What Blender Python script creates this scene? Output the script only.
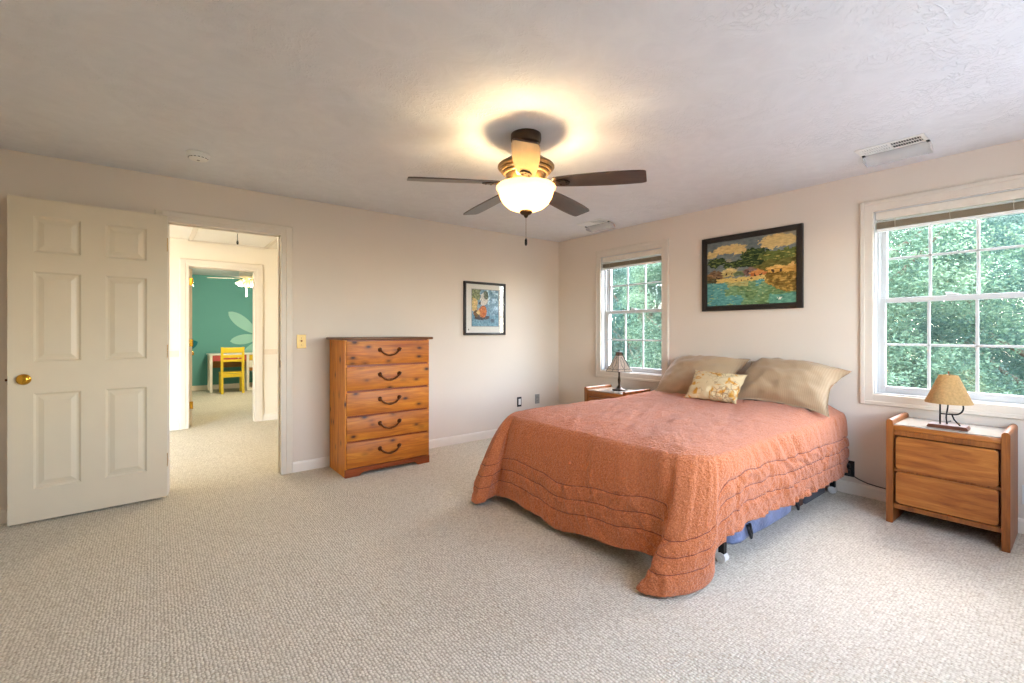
import bpy, bmesh, math, random
import numpy as np
from mathutils import Vector, Matrix, noise as mnoise

for o in list(bpy.data.objects):
    bpy.data.objects.remove(o)
SC = bpy.context.scene
COL = SC.collection
PI = math.pi
rnd = random.Random(7)

# ------------------------------------------------------------------ camera, sky, sun, exposure
CAM_H = 1.2
YAW = math.atan2(579.8, 455.3)          # world X axis, measured to the right of the view direction
cam_d = bpy.data.cameras.new('camera')
cam_d.sensor_width = 36.0
cam_d.lens = 36.0 * 455.3 / 1024.0
cam_d.shift_y = -9.5 / 1024.0
cam_d.clip_start = 0.02
cam = bpy.data.objects.new('camera', cam_d)
COL.objects.link(cam)
cam.location = (0, 0, CAM_H)
cam.rotation_euler = (PI / 2, 0, -(PI / 2 - YAW))
SC.camera = cam

world = bpy.data.worlds.new('overcast_sky')
SC.world = world
world.use_nodes = True
wn = world.node_tree.nodes
wl = world.node_tree.links
wn.clear()
w_out = wn.new('ShaderNodeOutputWorld')
w_bg = wn.new('ShaderNodeBackground')
w_sky = wn.new('ShaderNodeTexSky')
w_sky.sky_type = 'NISHITA'
w_sky.sun_disc = False
w_sky.sun_elevation = math.radians(50)
w_sky.sun_rotation = math.radians(90)
w_hsv = wn.new('ShaderNodeHueSaturation')
w_hsv.inputs['Saturation'].default_value = 0.66
w_bg.inputs['Strength'].default_value = 2.6
wl.new(w_sky.outputs[0], w_hsv.inputs['Color'])
wl.new(w_hsv.outputs[0], w_bg.inputs['Color'])
wl.new(w_bg.outputs[0], w_out.inputs['Surface'])

sun_d = bpy.data.lights.new('sun', 'SUN')
sun_d.energy = 7.0
sun_d.angle = math.radians(2)
sun_d.color = (1.0, 0.98, 0.96)
sun = bpy.data.objects.new('sun', sun_d)
COL.objects.link(sun)
sun.location = (-10, 2, 14)
sun.rotation_euler = Vector((1.0, -0.12, -1.15)).to_track_quat('-Z', 'Y').to_euler()

vs = SC.view_settings
vs.view_transform = 'Standard'
vs.look = 'None'
vs.exposure = 0.55
vs.gamma = 1.0
vs.use_curve_mapping = False
SC.cycles.max_bounces = 12
SC.cycles.diffuse_bounces = 6
SC.cycles.transparent_max_bounces = 16
SC.cycles.use_denoising = True
SC.cycles.sample_clamp_indirect = 8.0

FAN_POWER = 26.0
HALL_POWER = 18.0
TEAL_POWER = 90.0

# ------------------------------------------------------------------ room measures
XW, YW, H = 4.07, 4.218, 2.349          # wall_right, wall_left, ceiling
XN, YN = -0.95, -0.42                   # the two unseen walls
DX0, DX1, DH = 0.078, 0.838, 2.017      # bedroom doorway
HY1 = 6.933                             # hallway far wall
TY1 = 11.33                             # end wall of the room beyond
WB = (2.697, 3.510)                     # window near the corner (y range)
WA = (0.165, 0.972)                     # window by the nightstand
WZ0, WZ1 = 0.752, 2.066

# ------------------------------------------------------------------ materials
def lin(c):
    return tuple(((v / 255.0) / 12.92 if v / 255.0 <= 0.04045 else ((v / 255.0 + 0.055) / 1.055) ** 2.4) for v in c)

MATS = {}
class NT:
    def __init__(s, name):
        s.m = bpy.data.materials.new(name)
        s.m.use_nodes = True
        s.t = s.m.node_tree
        s.t.nodes.clear()
        s.out = s.n('ShaderNodeOutputMaterial')
        s.b = s.n('ShaderNodeBsdfPrincipled')
        s.l(s.b.outputs[0], s.out.inputs['Surface'])
        MATS[name] = s.m
    def n(s, t, **kw):
        nd = s.t.nodes.new(t)
        for k, v in kw.items():
            setattr(nd, k, v)
        return nd
    def l(s, a, b):
        s.t.links.new(a, b)
    def coords(s, scale=(1, 1, 1), kind='Object'):
        tc = s.n('ShaderNodeTexCoord')
        mp = s.n('ShaderNodeMapping')
        mp.inputs['Scale'].default_value = scale
        s.l(tc.outputs[kind], mp.inputs['Vector'])
        return mp.outputs[0]
    def noise(s, vec, scale, detail=3, rough=0.5, dist=0.0):
        nd = s.n('ShaderNodeTexNoise')
        nd.inputs['Scale'].default_value = scale
        nd.inputs['Detail'].default_value = detail
        nd.inputs['Roughness'].default_value = rough
        nd.inputs['Distortion'].default_value = dist
        s.l(vec, nd.inputs['Vector'])
        return nd.outputs['Fac']
    def ramp(s, fac, stops):
        nd = s.n('ShaderNodeValToRGB')
        e = nd.color_ramp.elements
        e[0].position, e[0].color = stops[0][0], (*stops[0][1], 1)
        e[1].position, e[1].color = stops[-1][0], (*stops[-1][1], 1)
        for p, c in stops[1:-1]:
            x = e.new(p)
            x.color = (*c, 1)
        s.l(fac, nd.inputs['Fac'])
        return nd.outputs['Color']
    def mix(s, fac, a, b, mode='MIX'):
        nd = s.n('ShaderNodeMix', data_type='RGBA', blend_type=mode)
        for sock, v in ((nd.inputs['Factor'], fac), (nd.inputs['A'], a), (nd.inputs['B'], b)):
            if isinstance(v, (int, float)):
                sock.default_value = v
            elif isinstance(v, tuple):
                sock.default_value = (*v, 1)
            else:
                s.l(v, sock)
        return nd.outputs['Result']
    def bump(s, h, strength, dist=0.01, normal=None):
        nd = s.n('ShaderNodeBump')
        nd.inputs['Strength'].default_value = strength
        nd.inputs['Distance'].default_value = dist
        s.l(h, nd.inputs['Height'])
        if normal is not None:
            s.l(normal, nd.inputs['Normal'])
        s.l(nd.outputs[0], s.b.inputs['Normal'])
        return nd.outputs[0]
    def set(s, rough=0.5, metal=0.0, spec=0.5, color=None):
        s.b.inputs['Roughness'].default_value = rough
        s.b.inputs['Metallic'].default_value = metal
        s.b.inputs['Specular IOR Level'].default_value = spec
        if color is not None:
            if isinstance(color, tuple):
                s.b.inputs['Base Color'].default_value = (*color, 1)
            else:
                s.l(color, s.b.inputs['Base Color'])

def sc3(c, k):
    return tuple(min(1.0, v * k) for v in c)

def plain(name, rgb, rough=0.5, metal=0.0, spec=0.5, var=0.04, nscale=25, bump=0.0, bdist=0.003):
    t = NT(name)
    c = lin(rgb)
    v = t.coords()
    f = t.noise(v, nscale)
    t.set(rough, metal, spec, t.ramp(f, [(0.3, sc3(c, 1 - var)), (0.7, sc3(c, 1 + var))]))
    if bump:
        t.bump(t.noise(v, nscale * 8), bump, bdist)
    return t.m

def wood(name, dark, mid, light, axis, scale=1.0, knots=0.0, rough=0.35, spec=0.5, knot_rgb=(60, 22, 8)):
    """long grain along the axis, fine pores, optional knots"""
    t = NT(name)
    sc = [9.0, 9.0, 9.0]
    sc[axis] = 0.9
    v = t.coords(tuple(k * scale for k in sc))
    n1 = t.noise(v, 2.2, 5, 0.6, 1.2)
    fine = [60.0, 60.0, 60.0]
    fine[axis] = 2.0
    n2 = t.noise(t.coords(tuple(k * scale for k in fine)), 3.0, 3, 0.6)
    c = t.ramp(n1, [(0.25, lin(dark)), (0.5, lin(mid)), (0.75, lin(light))])
    c = t.mix(0.35, c, t.ramp(n2, [(0.3, (0.45, 0.4, 0.36)), (0.6, (1.0, 1.0, 1.0))]), 'MULTIPLY')
    if knots:
        ks = [9.5, 9.5, 9.5]
        ks[axis] = 5.0
        vo = t.n('ShaderNodeTexVoronoi')
        vo.inputs['Scale'].default_value = 1.0
        t.l(t.coords(tuple(ks)), vo.inputs['Vector'])
        kn = t.ramp(vo.outputs['Distance'], [(0.05, (1, 1, 1)), (0.09 + 0.12 * knots, (0.25, 0.25, 0.25)), (0.14 + 0.22 * knots, (0, 0, 0))])
        c = t.mix(kn, c, lin(knot_rgb))
        vb = t.n('ShaderNodeTexVoronoi')
        vb.inputs['Scale'].default_value = 1.0
        ks2 = [5.2, 5.2, 5.2]
        ks2[axis] = 3.6
        t.l(t.coords(tuple(ks2)), vb.inputs['Vector'])
        kb = t.ramp(vb.outputs['Distance'], [(0.05, (0.95, 0.95, 0.95)), (0.10, (0.35, 0.35, 0.35)), (0.18, (0, 0, 0))])
        c = t.mix(kb, c, lin(knot_rgb))
    t.set(rough, 0, spec, c)
    t.bump(n2, 0.08, 0.002)
    return t.m

def build_materials():
    # painted wall
    def paint(name, rgb, strength=0.06):
        t = NT(name)
        c = lin(rgb)
        v = t.coords()
        f = t.noise(v, 1.6, 2)
        t.set(0.75, 0, 0.3, t.ramp(f, [(0.3, sc3(c, 0.98)), (0.7, sc3(c, 1.02))]))
        t.bump(t.noise(v, 160, 3), strength, 0.002)
    paint('wall_paint', (225, 213, 198))
    paint('hall_paint', (236, 226, 206))
    paint('hall_rail_paint', (224, 208, 184))
    paint('teal_paint', (104, 166, 160))
    paint('mural_pale', (164, 214, 202))
    paint('mural_blue', (30, 118, 128))
    # ceiling with a trowelled texture
    t = NT('ceiling_plaster')
    v = t.coords()
    a = t.noise(v, 5.0, 4, 0.6, 1.5)
    wv = t.n('ShaderNodeTexVoronoi', feature='SMOOTH_F1')
    wv.inputs['Scale'].default_value = 13.0
    warp = t.n('ShaderNodeVectorMath', operation='ADD')
    nz = t.n('ShaderNodeTexNoise')
    nz.inputs['Scale'].default_value = 6.0
    nz.inputs['Detail'].default_value = 4
    t.l(v, nz.inputs['Vector'])
    t.l(v, warp.inputs[0])
    sc_ = t.n('ShaderNodeVectorMath', operation='SCALE')
    sc_.inputs['Scale'].default_value = 0.35
    t.l(nz.outputs['Color'], sc_.inputs[0])
    t.l(sc_.outputs[0], warp.inputs[1])
    t.l(warp.outputs[0], wv.inputs['Vector'])
    patch = t.ramp(t.noise(v, 1.7, 3), [(0.45, (0, 0, 0)), (0.62, (1, 1, 1))])
    ridg = t.ramp(t.noise(warp.outputs[0], 16, 3, 0.5), [(0.44, (0, 0, 0)), (0.50, (1, 1, 1)), (0.56, (0, 0, 0))])
    hgt = t.mix(0.5, t.mix(patch, (0, 0, 0), ridg), a)
    t.set(0.85, 0, 0.2, t.ramp(a, [(0.3, lin((219, 219, 221))), (0.7, lin((226, 226, 228)))]))
    t.bump(hgt, 0.45, 0.014)
    plain('hall_ceiling_paint', (240, 234, 222), 0.8, var=0.01)
    # trim and doors
    plain('trim_paint', (224, 213, 196), 0.45, var=0.015, nscale=8)
    plain('baseboard_paint', (240, 232, 218), 0.4, var=0.015, nscale=8)
    plain('door_paint', (214, 201, 176), 0.38, var=0.015, nscale=6)
    plain('window_white', (208, 208, 206), 0.4, var=0.01)
    plain('window_casing_paint', (220, 210, 195), 0.45, var=0.015)
    # carpet: small loops in rows
    t = NT('carpet')
    v = t.coords((1, 1.0, 1))
    vo = t.n('ShaderNodeTexVoronoi')
    vo.inputs['Scale'].default_value = 82.0
    vo.inputs['Randomness'].default_value = 0.45
    t.l(v, vo.inputs['Vector'])
    loop = t.ramp(vo.outputs['Distance'], [(0.10, (1, 1, 1)), (0.75, (0, 0, 0))])
    tone = t.ramp(t.noise(v, 130, 2, 0.5), [(0.30, lin((192, 182, 164))), (0.40, lin((218, 211, 194))), (0.68, lin((230, 224, 209)))])
    big = t.ramp(t.noise(v, 1.3, 3), [(0.3, (0.94, 0.94, 0.94)), (0.7, (1, 1, 1))])
    c = t.mix(1.0, tone, big, 'MULTIPLY')
    c = t.mix(0.75, c, t.ramp(vo.outputs['Distance'], [(0.42, (1, 1, 1)), (0.74, (0.64, 0.60, 0.54))]), 'MULTIPLY')  # shade in the pits between loops put into the colour
    t.set(0.95, 0, 0.1, c)
    t.bump(loop, 0.7, 0.008)
    # furniture timber
    P_ = dict(rough=0.48, dark=(156, 78, 8), mid=(196, 112, 18), light=(218, 140, 34))
    wood('pine_long', axis=0, knots=0.55, **P_)
    wood('pine_upright_lit', axis=2, knots=0.4, dark=(172, 92, 10), mid=(212, 130, 24), light=(230, 156, 44), rough=0.5)  # lighter gold than the drawers; light on the side panels put into the colour
    wood('pine_trim', axis=0, knots=0.0, dark=(112, 46, 10), mid=(146, 66, 18), light=(166, 84, 26))
    wood('pine_top', axis=0, knots=0.0, dark=(78, 44, 14), mid=(104, 62, 22), light=(130, 80, 32))
    wood('oak_long', axis=1, knots=0.0, dark=(128, 66, 20), mid=(170, 102, 38), light=(194, 128, 56), rough=0.4)
    wood('oak_upright', axis=2, knots=0.0, dark=(112, 58, 20), mid=(146, 84, 30), light=(166, 102, 42), rough=0.4)
    plain('oak_gap', (96, 50, 20), 0.6)
    t = NT('glass_top')
    t.set(0.15, 0, 0.5, t.ramp(t.noise(t.coords(), 4), [(0.3, lin((168, 160, 146))), (0.7, lin((178, 171, 158)))]))
    # metals
    plain('brass', (206, 158, 58), 0.22, 1.0, var=0.06)
    plain('aged_brass', (104, 62, 34), 0.28, 0.85, var=0.2, nscale=120)
    plain('black_metal', (28, 27, 27), 0.45, 0.5)
    plain('black_plastic', (24, 24, 25), 0.4)
    plain('grey_plastic', (150, 148, 142), 0.5)
    plain('bronze', (64, 50, 38), 0.35, 0.7, var=0.1)
    plain('bright_bronze', (128, 104, 74), 0.3, 0.75, var=0.1)
    plain('steel', (120, 118, 116), 0.4, 0.8)
    plain('white_plastic', (232, 230, 224), 0.45, var=0.01)
    plain('ivory_plastic', (206, 172, 104), 0.4, 0.25)
    plain('dark_slot', (30, 28, 26), 0.8)
    plain('duct_shadow', (52, 50, 48), 0.9)
    # fan
    wood('blade_wood', (44, 32, 28), (66, 50, 42), (92, 70, 58), axis=0, scale=1.0, rough=0.36)
    bw = MATS['blade_wood'].node_tree.nodes['Principled BSDF']
    bw.inputs['Coat Weight'].default_value = 0.55
    bw.inputs['Coat Roughness'].default_value = 0.30
    t = NT('frosted_bowl')
    t.set(0.4, 0, 0.4, t.ramp(t.noise(t.coords(), 14, 3, 0.6, 1), [(0.3, lin((250, 228, 178))), (0.7, lin((255, 240, 204)))]))
    tr = t.n('ShaderNodeBsdfTranslucent')
    tr.inputs['Color'].default_value = (*lin((255, 236, 200)), 1)
    mx = t.n('ShaderNodeMixShader')
    mx.inputs[0].default_value = 0.65
    t.l(t.b.outputs[0], mx.inputs[1])
    t.l(tr.outputs[0], mx.inputs[2])
    t.l(mx.outputs[0], t.out.inputs['Surface'])
    t.b.inputs['Emission Color'].default_value = (*lin((255, 228, 166)), 1)
    t.b.inputs['Emission Strength'].default_value = 1.35
    t = NT('bulb_glow')
    t.set(0.4, color=(1, 0.9, 0.7))
    t.b.inputs['Emission Color'].default_value = (1.0, 0.78, 0.45, 1)
    t.b.inputs['Emission Strength'].default_value = 30.0
    t = NT('dome_glow')
    t.set(0.4, color=t.ramp(t.noise(t.coords(), 10), [(0.3, (0.9, 0.85, 0.7)), (0.7, (1, 0.95, 0.8))]))
    t.b.inputs['Emission Color'].default_value = (1.0, 0.82, 0.58, 1)
    t.b.inputs['Emission Strength'].default_value = 4.0
    # bedding
    t = NT('comforter_cloth')
    v = t.coords(kind='Object')
    uv = t.coords(kind='UV')
    f1 = t.noise(v, 190, 3, 0.7)
    f2 = t.noise(v, 9, 3, 0.6)
    c = t.ramp(f1, [(0.32, lin((168, 90, 52))), (0.5, lin((205, 118, 70))), (0.68, lin((224, 148, 104)))])
    c = t.mix(0.25, c, t.ramp(f2, [(0.3, (0.82, 0.82, 0.82)), (0.7, (1, 1, 1))]), 'MULTIPLY')
    sep = t.n('ShaderNodeSeparateXYZ')
    t.l(uv, sep.inputs[0])
    prev = None
    for d in (0.105, 0.185, 0.262):        # the stitched lines: thread of a darker shade
        s1 = t.n('ShaderNodeMath', operation='SUBTRACT')
        t.l(sep.outputs['Y'], s1.inputs[0])
        s1.inputs[1].default_value = d
        s2 = t.n('ShaderNodeMath', operation='ABSOLUTE')
        t.l(s1.outputs[0], s2.inputs[0])
        s3 = t.n('ShaderNodeMath', operation='LESS_THAN')
        t.l(s2.outputs[0], s3.inputs[0])
        s3.inputs[1].default_value = 0.0022
        if prev is None:
            prev = s3.outputs[0]
        else:
            s4 = t.n('ShaderNodeMath', operation='MAXIMUM')
            t.l(prev, s4.inputs[0])
            t.l(s3.outputs[0], s4.inputs[1])
            prev = s4.outputs[0]
    c = t.mix(prev, c, lin((128, 62, 46)))
    t.set(0.85, 0, 0.15, c)
    t.b.inputs['Sheen Weight'].default_value = 0.28
    cr = t.noise(t.coords((1, 1, 1)), 70, 3, 0.6, 0.6)
    t.bump(cr, 0.9, 0.016)
    plain('mattress_cloth', (226, 220, 208), 0.9, bump=0.1)
    def striped(name, rgb, rgb2, scale):
        t = NT(name)
        v = t.coords()
        w = t.n('ShaderNodeTexWave', wave_type='BANDS', bands_direction='X')
        w.inputs['Scale'].default_value = scale
        w.inputs['Distortion'].default_value = 0.4
        t.l(v, w.inputs['Vector'])
        c = t.mix(t.ramp(w.outputs['Fac'], [(0.35, (0, 0, 0)), (0.65, (1, 1, 1))]), lin(rgb), lin(rgb2))
        t.set(0.8, 0, 0.25, c)
        t.b.inputs['Sheen Weight'].default_value = 0.2
        t.bump(t.noise(v, 22, 4, 0.6), 0.35, 0.01)
    striped('pillow_cloth', (168, 141, 109), (175, 149, 117), 26.0)
    # floral cushion
    t = NT('floral_cloth')
    v = t.coords()
    blot = t.ramp(t.noise(v, 15, 2, 0.5, 1.0), [(0.55, (0, 0, 0)), (0.66, (1, 1, 1))])
    c = t.mix(blot, lin((212, 190, 148)), lin((200, 140, 52)))
    vl = t.n('ShaderNodeTexVoronoi', feature='DISTANCE_TO_EDGE')
    vl.inputs['Scale'].default_value = 26
    t.l(v, vl.inputs['Vector'])
    line = t.ramp(vl.outputs['Distance'], [(0.02, (1, 1, 1)), (0.07, (0, 0, 0))])
    msk = t.ramp(t.noise(v, 10, 2), [(0.46, (0, 0, 0)), (0.58, (0.7, 0.7, 0.7))])
    c = t.mix(t.mix(1.0, line, msk, 'MULTIPLY'), c, lin((120, 84, 62)))
    t.set(0.85, 0, 0.2, c)
    t.bump(t.noise(v, 180, 2), 0.2, 0.003)
    # lamp shades
    def shade(name, rgb, tl):
        t = NT(name)
        c = lin(rgb)
        v = t.coords()
        f = t.noise(v, 90, 2, 0.6)
        col = t.ramp(f, [(0.3, sc3(c, 0.85)), (0.7, sc3(c, 1.1))])
        t.set(0.8, 0, 0.2, col)
        tr = t.n('ShaderNodeBsdfTranslucent')
        t.l(col, tr.inputs['Color'])
        mx = t.n('ShaderNodeMixShader')
        mx.inputs[0].default_value = tl
        t.l(t.b.outputs[0], mx.inputs[1])
        t.l(tr.outputs[0], mx.inputs[2])
        t.l(mx.outputs[0], t.out.inputs['Surface'])
    shade('tan_shade', (204, 168, 114), 0.40)
    shade('milk_glass', (226, 214, 200), 0.5)
    shade('amber_glass', (150, 120, 100), 0.5)
    shade('fan_tulip', (250, 236, 200), 0.5)
    wood('walnut_base', (70, 36, 22), (96, 52, 32), (120, 70, 44), axis=1)
    # pictures: the colour laid on the canvas
    for nm in ('oil_canvas', 'print_paper'):
        t = NT(nm)
        at = t.n('ShaderNodeVertexColor', layer_name='Paint')
        t.set(0.55 if nm == 'oil_canvas' else 0.35, 0, 0.3, at.outputs['Color'])
        t.bump(t.noise(t.coords(), 120, 3), 0.15 if nm == 'oil_canvas' else 0.0, 0.003)
    plain('black_frame', (34, 28, 25), 0.35, var=0.1)
    plain('mat_board', (226, 222, 212), 0.8, var=0.01)
    t = NT('picture_glass')
    gls = t.n('ShaderNodeBsdfGlossy')
    gls.inputs['Roughness'].default_value = 0.03
    trp = t.n('ShaderNodeBsdfTransparent')
    lw = t.n('ShaderNodeLayerWeight')
    lw.inputs['Blend'].default_value = 0.5
    fp = t.n('ShaderNodeMath', operation='POWER')
    t.l(lw.outputs['Facing'], fp.inputs[0])
    fp.inputs[1].default_value = 4.0
    fr = t.n('ShaderNodeMath', operation='MULTIPLY_ADD')
    t.l(fp.outputs[0], fr.inputs[0])
    fr.inputs[1].default_value = 0.85
    fr.inputs[2].default_value = 0.025
    nzv = t.noise(t.coords(), 3)
    mlt = t.n('ShaderNodeMath', operation='MULTIPLY_ADD')
    t.l(nzv, mlt.inputs[0])
    mlt.inputs[1].default_value = 0.02
    t.l(fr.outputs[0], mlt.inputs[2])
    mx = t.n('ShaderNodeMixShader')
    t.l(mlt.outputs[0], mx.inputs[0])
    t.l(trp.outputs[0], mx.inputs[1])
    t.l(gls.outputs[0], mx.inputs[2])
    t.l(mx.outputs[0], t.out.inputs['Surface'])
    # blinds
    plain('blind_slat', (176, 160, 134), 0.5, var=0.05)
    plain('blind_rail', (228, 220, 206), 0.45)
    plain('blind_white', (246, 246, 242), 0.4)
    # vents
    t = NT('clear_deflector')
    f = t.noise(t.coords(), 6)
    t.set(0.12, 0, 0.6, t.ramp(f, [(0.3, lin((205, 205, 202))), (0.7, lin((222, 222, 220)))]))
    trp = t.n('ShaderNodeBsdfTransparent')
    mx = t.n('ShaderNodeMixShader')
    mx.inputs[0].default_value = 0.45
    t.l(t.b.outputs[0], mx.inputs[1])
    t.l(trp.outputs[0], mx.inputs[2])
    t.l(mx.outputs[0], t.out.inputs['Surface'])
    # under the bed
    plain('blue_plastic', (138, 152, 190), 0.28, var=0.35, nscale=7, bump=0.3, bdist=0.02)
    plain('navy_plastic', (34, 48, 84), 0.4, var=0.1)
    plain('grey_box', (92, 94, 98), 0.6, var=0.25, nscale=9)
    plain('brown_box', (96, 62, 48), 0.7, var=0.2)
    # room beyond
    plain('white_lacquer', (236, 232, 220), 0.4, var=0.01)
    plain('pink_lacquer', (190, 84, 80), 0.45)
    plain('yellow_lacquer', (228, 196, 50), 0.4)
    plain('tan_board', (168, 118, 62), 0.6, var=0.1)
    # garden
    def leaf(name, a, b, c3):
        t = NT(name)
        v = t.coords()
        f = t.noise(v, 0.9, 3, 0.6)
        g = t.noise(v, 9, 2, 0.6)
        col = t.mix(0.5, t.ramp(f, [(0.3, lin(a)), (0.5, lin(b)), (0.7, lin(c3))]), t.ramp(g, [(0.3, lin(a)), (0.7, lin(c3))]))
        t.set(0.6, 0, 0.3, col)
        tr = t.n('ShaderNodeBsdfTranslucent')
        t.l(col, tr.inputs['Color'])
        mx = t.n('ShaderNodeMixShader')
        mx.inputs[0].default_value = 0.4
        t.l(t.b.outputs[0], mx.inputs[1])
        t.l(tr.outputs[0], mx.inputs[2])
        t.l(mx.outputs[0], t.out.inputs['Surface'])
    leaf('leaf_green', (42, 78, 68), (84, 120, 98), (156, 176, 138))
    leaf('leaf_blue', (38, 74, 72), (70, 108, 98), (128, 156, 136))
    plain('bark', (92, 76, 62), 0.9, var=0.25)
    plain('grass', (82, 92, 76), 0.95, var=0.25, nscale=3)
    plain('bounce_concrete', (160, 160, 160), 0.9, var=0.06, nscale=2)  # pale ground of the added slab that bounces sunlight indoors

build_materials()
M = MATS

# ------------------------------------------------------------------ mesh helpers
def box(bm, x0, x1, y0, y1, z0, z1, bev=0.0, seg=2, mat=None):
    r = bmesh.ops.create_cube(bm, size=1.0)
    vs_ = r['verts']
    for v in vs_:
        v.co = Vector(((x0 + x1) / 2 + v.co.x * (x1 - x0), (y0 + y1) / 2 + v.co.y * (y1 - y0), (z0 + z1) / 2 + v.co.z * (z1 - z0)))
    if bev > 0:
        es = list({e for v in vs_ for e in v.link_edges})
        bmesh.ops.bevel(bm, geom=es, offset=bev, segments=seg, affect='EDGES', profile=0.5)
    return vs_

def tube(bm, pts, r, seg=10, caps=True):
    pts = [Vector(p) for p in pts]
    n = len(pts)
    rs = r if isinstance(r, (list, tuple)) else [r] * n
    tans = []
    for i in range(n):
        a = pts[max(0, i - 1)]
        b = pts[min(n - 1, i + 1)]
        tans.append((b - a).normalized())
    up = Vector((0, 0, 1)) if abs(tans[0].z) < 0.9 else Vector((1, 0, 0))
    rings = []
    x = tans[0].cross(up).normalized()
    for i in range(n):
        x = (x - tans[i] * x.dot(tans[i]))
        if x.length < 1e-6:
            x = tans[i].orthogonal()
        x.normalize()
        y = tans[i].cross(x)
        rings.append([bm.verts.new(pts[i] + (x * math.cos(2 * PI * k / seg) + y * math.sin(2 * PI * k / seg)) * rs[i]) for k in range(seg)])
    for a, b in zip(rings, rings[1:]):
        for k in range(seg):
            bm.faces.new((a[k], a[(k + 1) % seg], b[(k + 1) % seg], b[k]))
    if caps:
        bm.faces.new(list(reversed(rings[0])))
        bm.faces.new(rings[-1])

def lathe(bm, prof, c=(0, 0, 0), seg=32, closed=False):
    rings = []
    for r, z in prof:
        if r < 1e-5:
            rings.append([bm.verts.new((c[0], c[1], c[2] + z))])
        else:
            rings.append([bm.verts.new((c[0] + r * math.cos(2 * PI * k / seg), c[1] + r * math.sin(2 * PI * k / seg), c[2] + z)) for k in range(seg)])
    pairs = list(zip(rings, rings[1:]))
    if closed:
        pairs.append((rings[-1], rings[0]))
    for a, b in pairs:
        for k in range(seg):
            k2 = (k + 1) % seg
            if len(a) == 1 and len(b) == 1:
                continue
            if len(a) == 1:
                bm.faces.new((a[0], b[k2], b[k]))
            elif len(b) == 1:
                bm.faces.new((a[k], a[k2], b[0]))
            else:
                bm.faces.new((a[k], a[k2], b[k2], b[k]))

def prism(bm, poly, axis, a, b):
    """extrude a 2-D polygon along an axis (0,1,2) from a to b"""
    def P3(p, t):
        q = list(p)
        q.insert(axis, t)
        return q
    va = [bm.verts.new(P3(p, a)) for p in poly]
    vb = [bm.verts.new(P3(p, b)) for p in poly]
    n = len(poly)
    bm.faces.new(va)
    bm.faces.new(list(reversed(vb)))
    for i in range(n):
        bm.faces.new((va[i], vb[i], vb[(i + 1) % n], va[(i + 1) % n]))

def BM():
    return bmesh.new()

def root_of(o):
    while o.parent:
        o = o.parent
    return o

def obj(name, bm, mat, parent=None, smooth=False, angle=None, recalc=True):
    """links a bmesh (world coordinates) as one object; a child is stored in its thing's own frame"""
    if recalc:
        bmesh.ops.recalc_face_normals(bm, faces=bm.faces[:])
    me = bpy.data.meshes.new(name)
    o = bpy.data.objects.new(name, me)
    COL.objects.link(o)
    if parent is None:
        xs = [v.co.x for v in bm.verts]; ys = [v.co.y for v in bm.verts]; zs = [v.co.z for v in bm.verts]
        c = Vector(((min(xs) + max(xs)) / 2, (min(ys) + max(ys)) / 2, min(zs)))
        bmesh.ops.translate(bm, verts=bm.verts[:], vec=-c)
        o.location = c
    else:
        r = root_of(parent)
        mw = Matrix.Translation(r.location) @ r.rotation_euler.to_matrix().to_4x4()
        bm.transform(mw.inverted())
        o.parent = parent
    bm.to_mesh(me)
    bm.free()
    me.materials.append(M[mat] if isinstance(mat, str) else mat)
    if smooth or angle:
        for p in me.polygons:
            p.use_smooth = True
        if angle:
            try:
                me.set_sharp_from_angle(angle=math.radians(angle))
            except Exception:
                pass
    return o

def tag(o, label, cat, group=None, kind=None):
    o['label'] = label
    o['category'] = cat
    if group:
        o['group'] = group
    if kind:
        o['kind'] = kind
    return o

def thing(name, label, cat, loc=(0, 0, 0), rz=0.0, group=None):
    o = bpy.data.objects.new(name, None)
    COL.objects.link(o)
    o.location = loc
    o.rotation_euler = (0, 0, rz)
    o.empty_display_size = 0.1
    return tag(o, label, cat, group)

def struct(name, bm, mat, parent=None, **kw):
    o = obj(name, bm, mat, parent, **kw)
    if parent is None:
        o['kind'] = 'structure'
    return o

def struct_root(name, loc):
    o = bpy.data.objects.new(name, None)
    COL.objects.link(o)
    o.location = loc
    o['kind'] = 'structure'
    return o

def copy_tree(o, parent=None):
    c = o.copy()
    COL.objects.link(c)
    c.parent = parent
    for ch in list(o.children):
        copy_tree(ch, c)
    return c

def light(name, kind, loc, energy, color, radius, parent=None):
    d = bpy.data.lights.new(name, kind)
    d.energy = energy
    d.color = color
    if kind == 'POINT':
        d.shadow_soft_size = radius
    o = bpy.data.objects.new(name, d)
    COL.objects.link(o)
    if parent is not None:
        o.parent = parent
        o.location = Vector(loc) - root_of(parent).location
    else:
        o.location = loc
    return o

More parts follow.
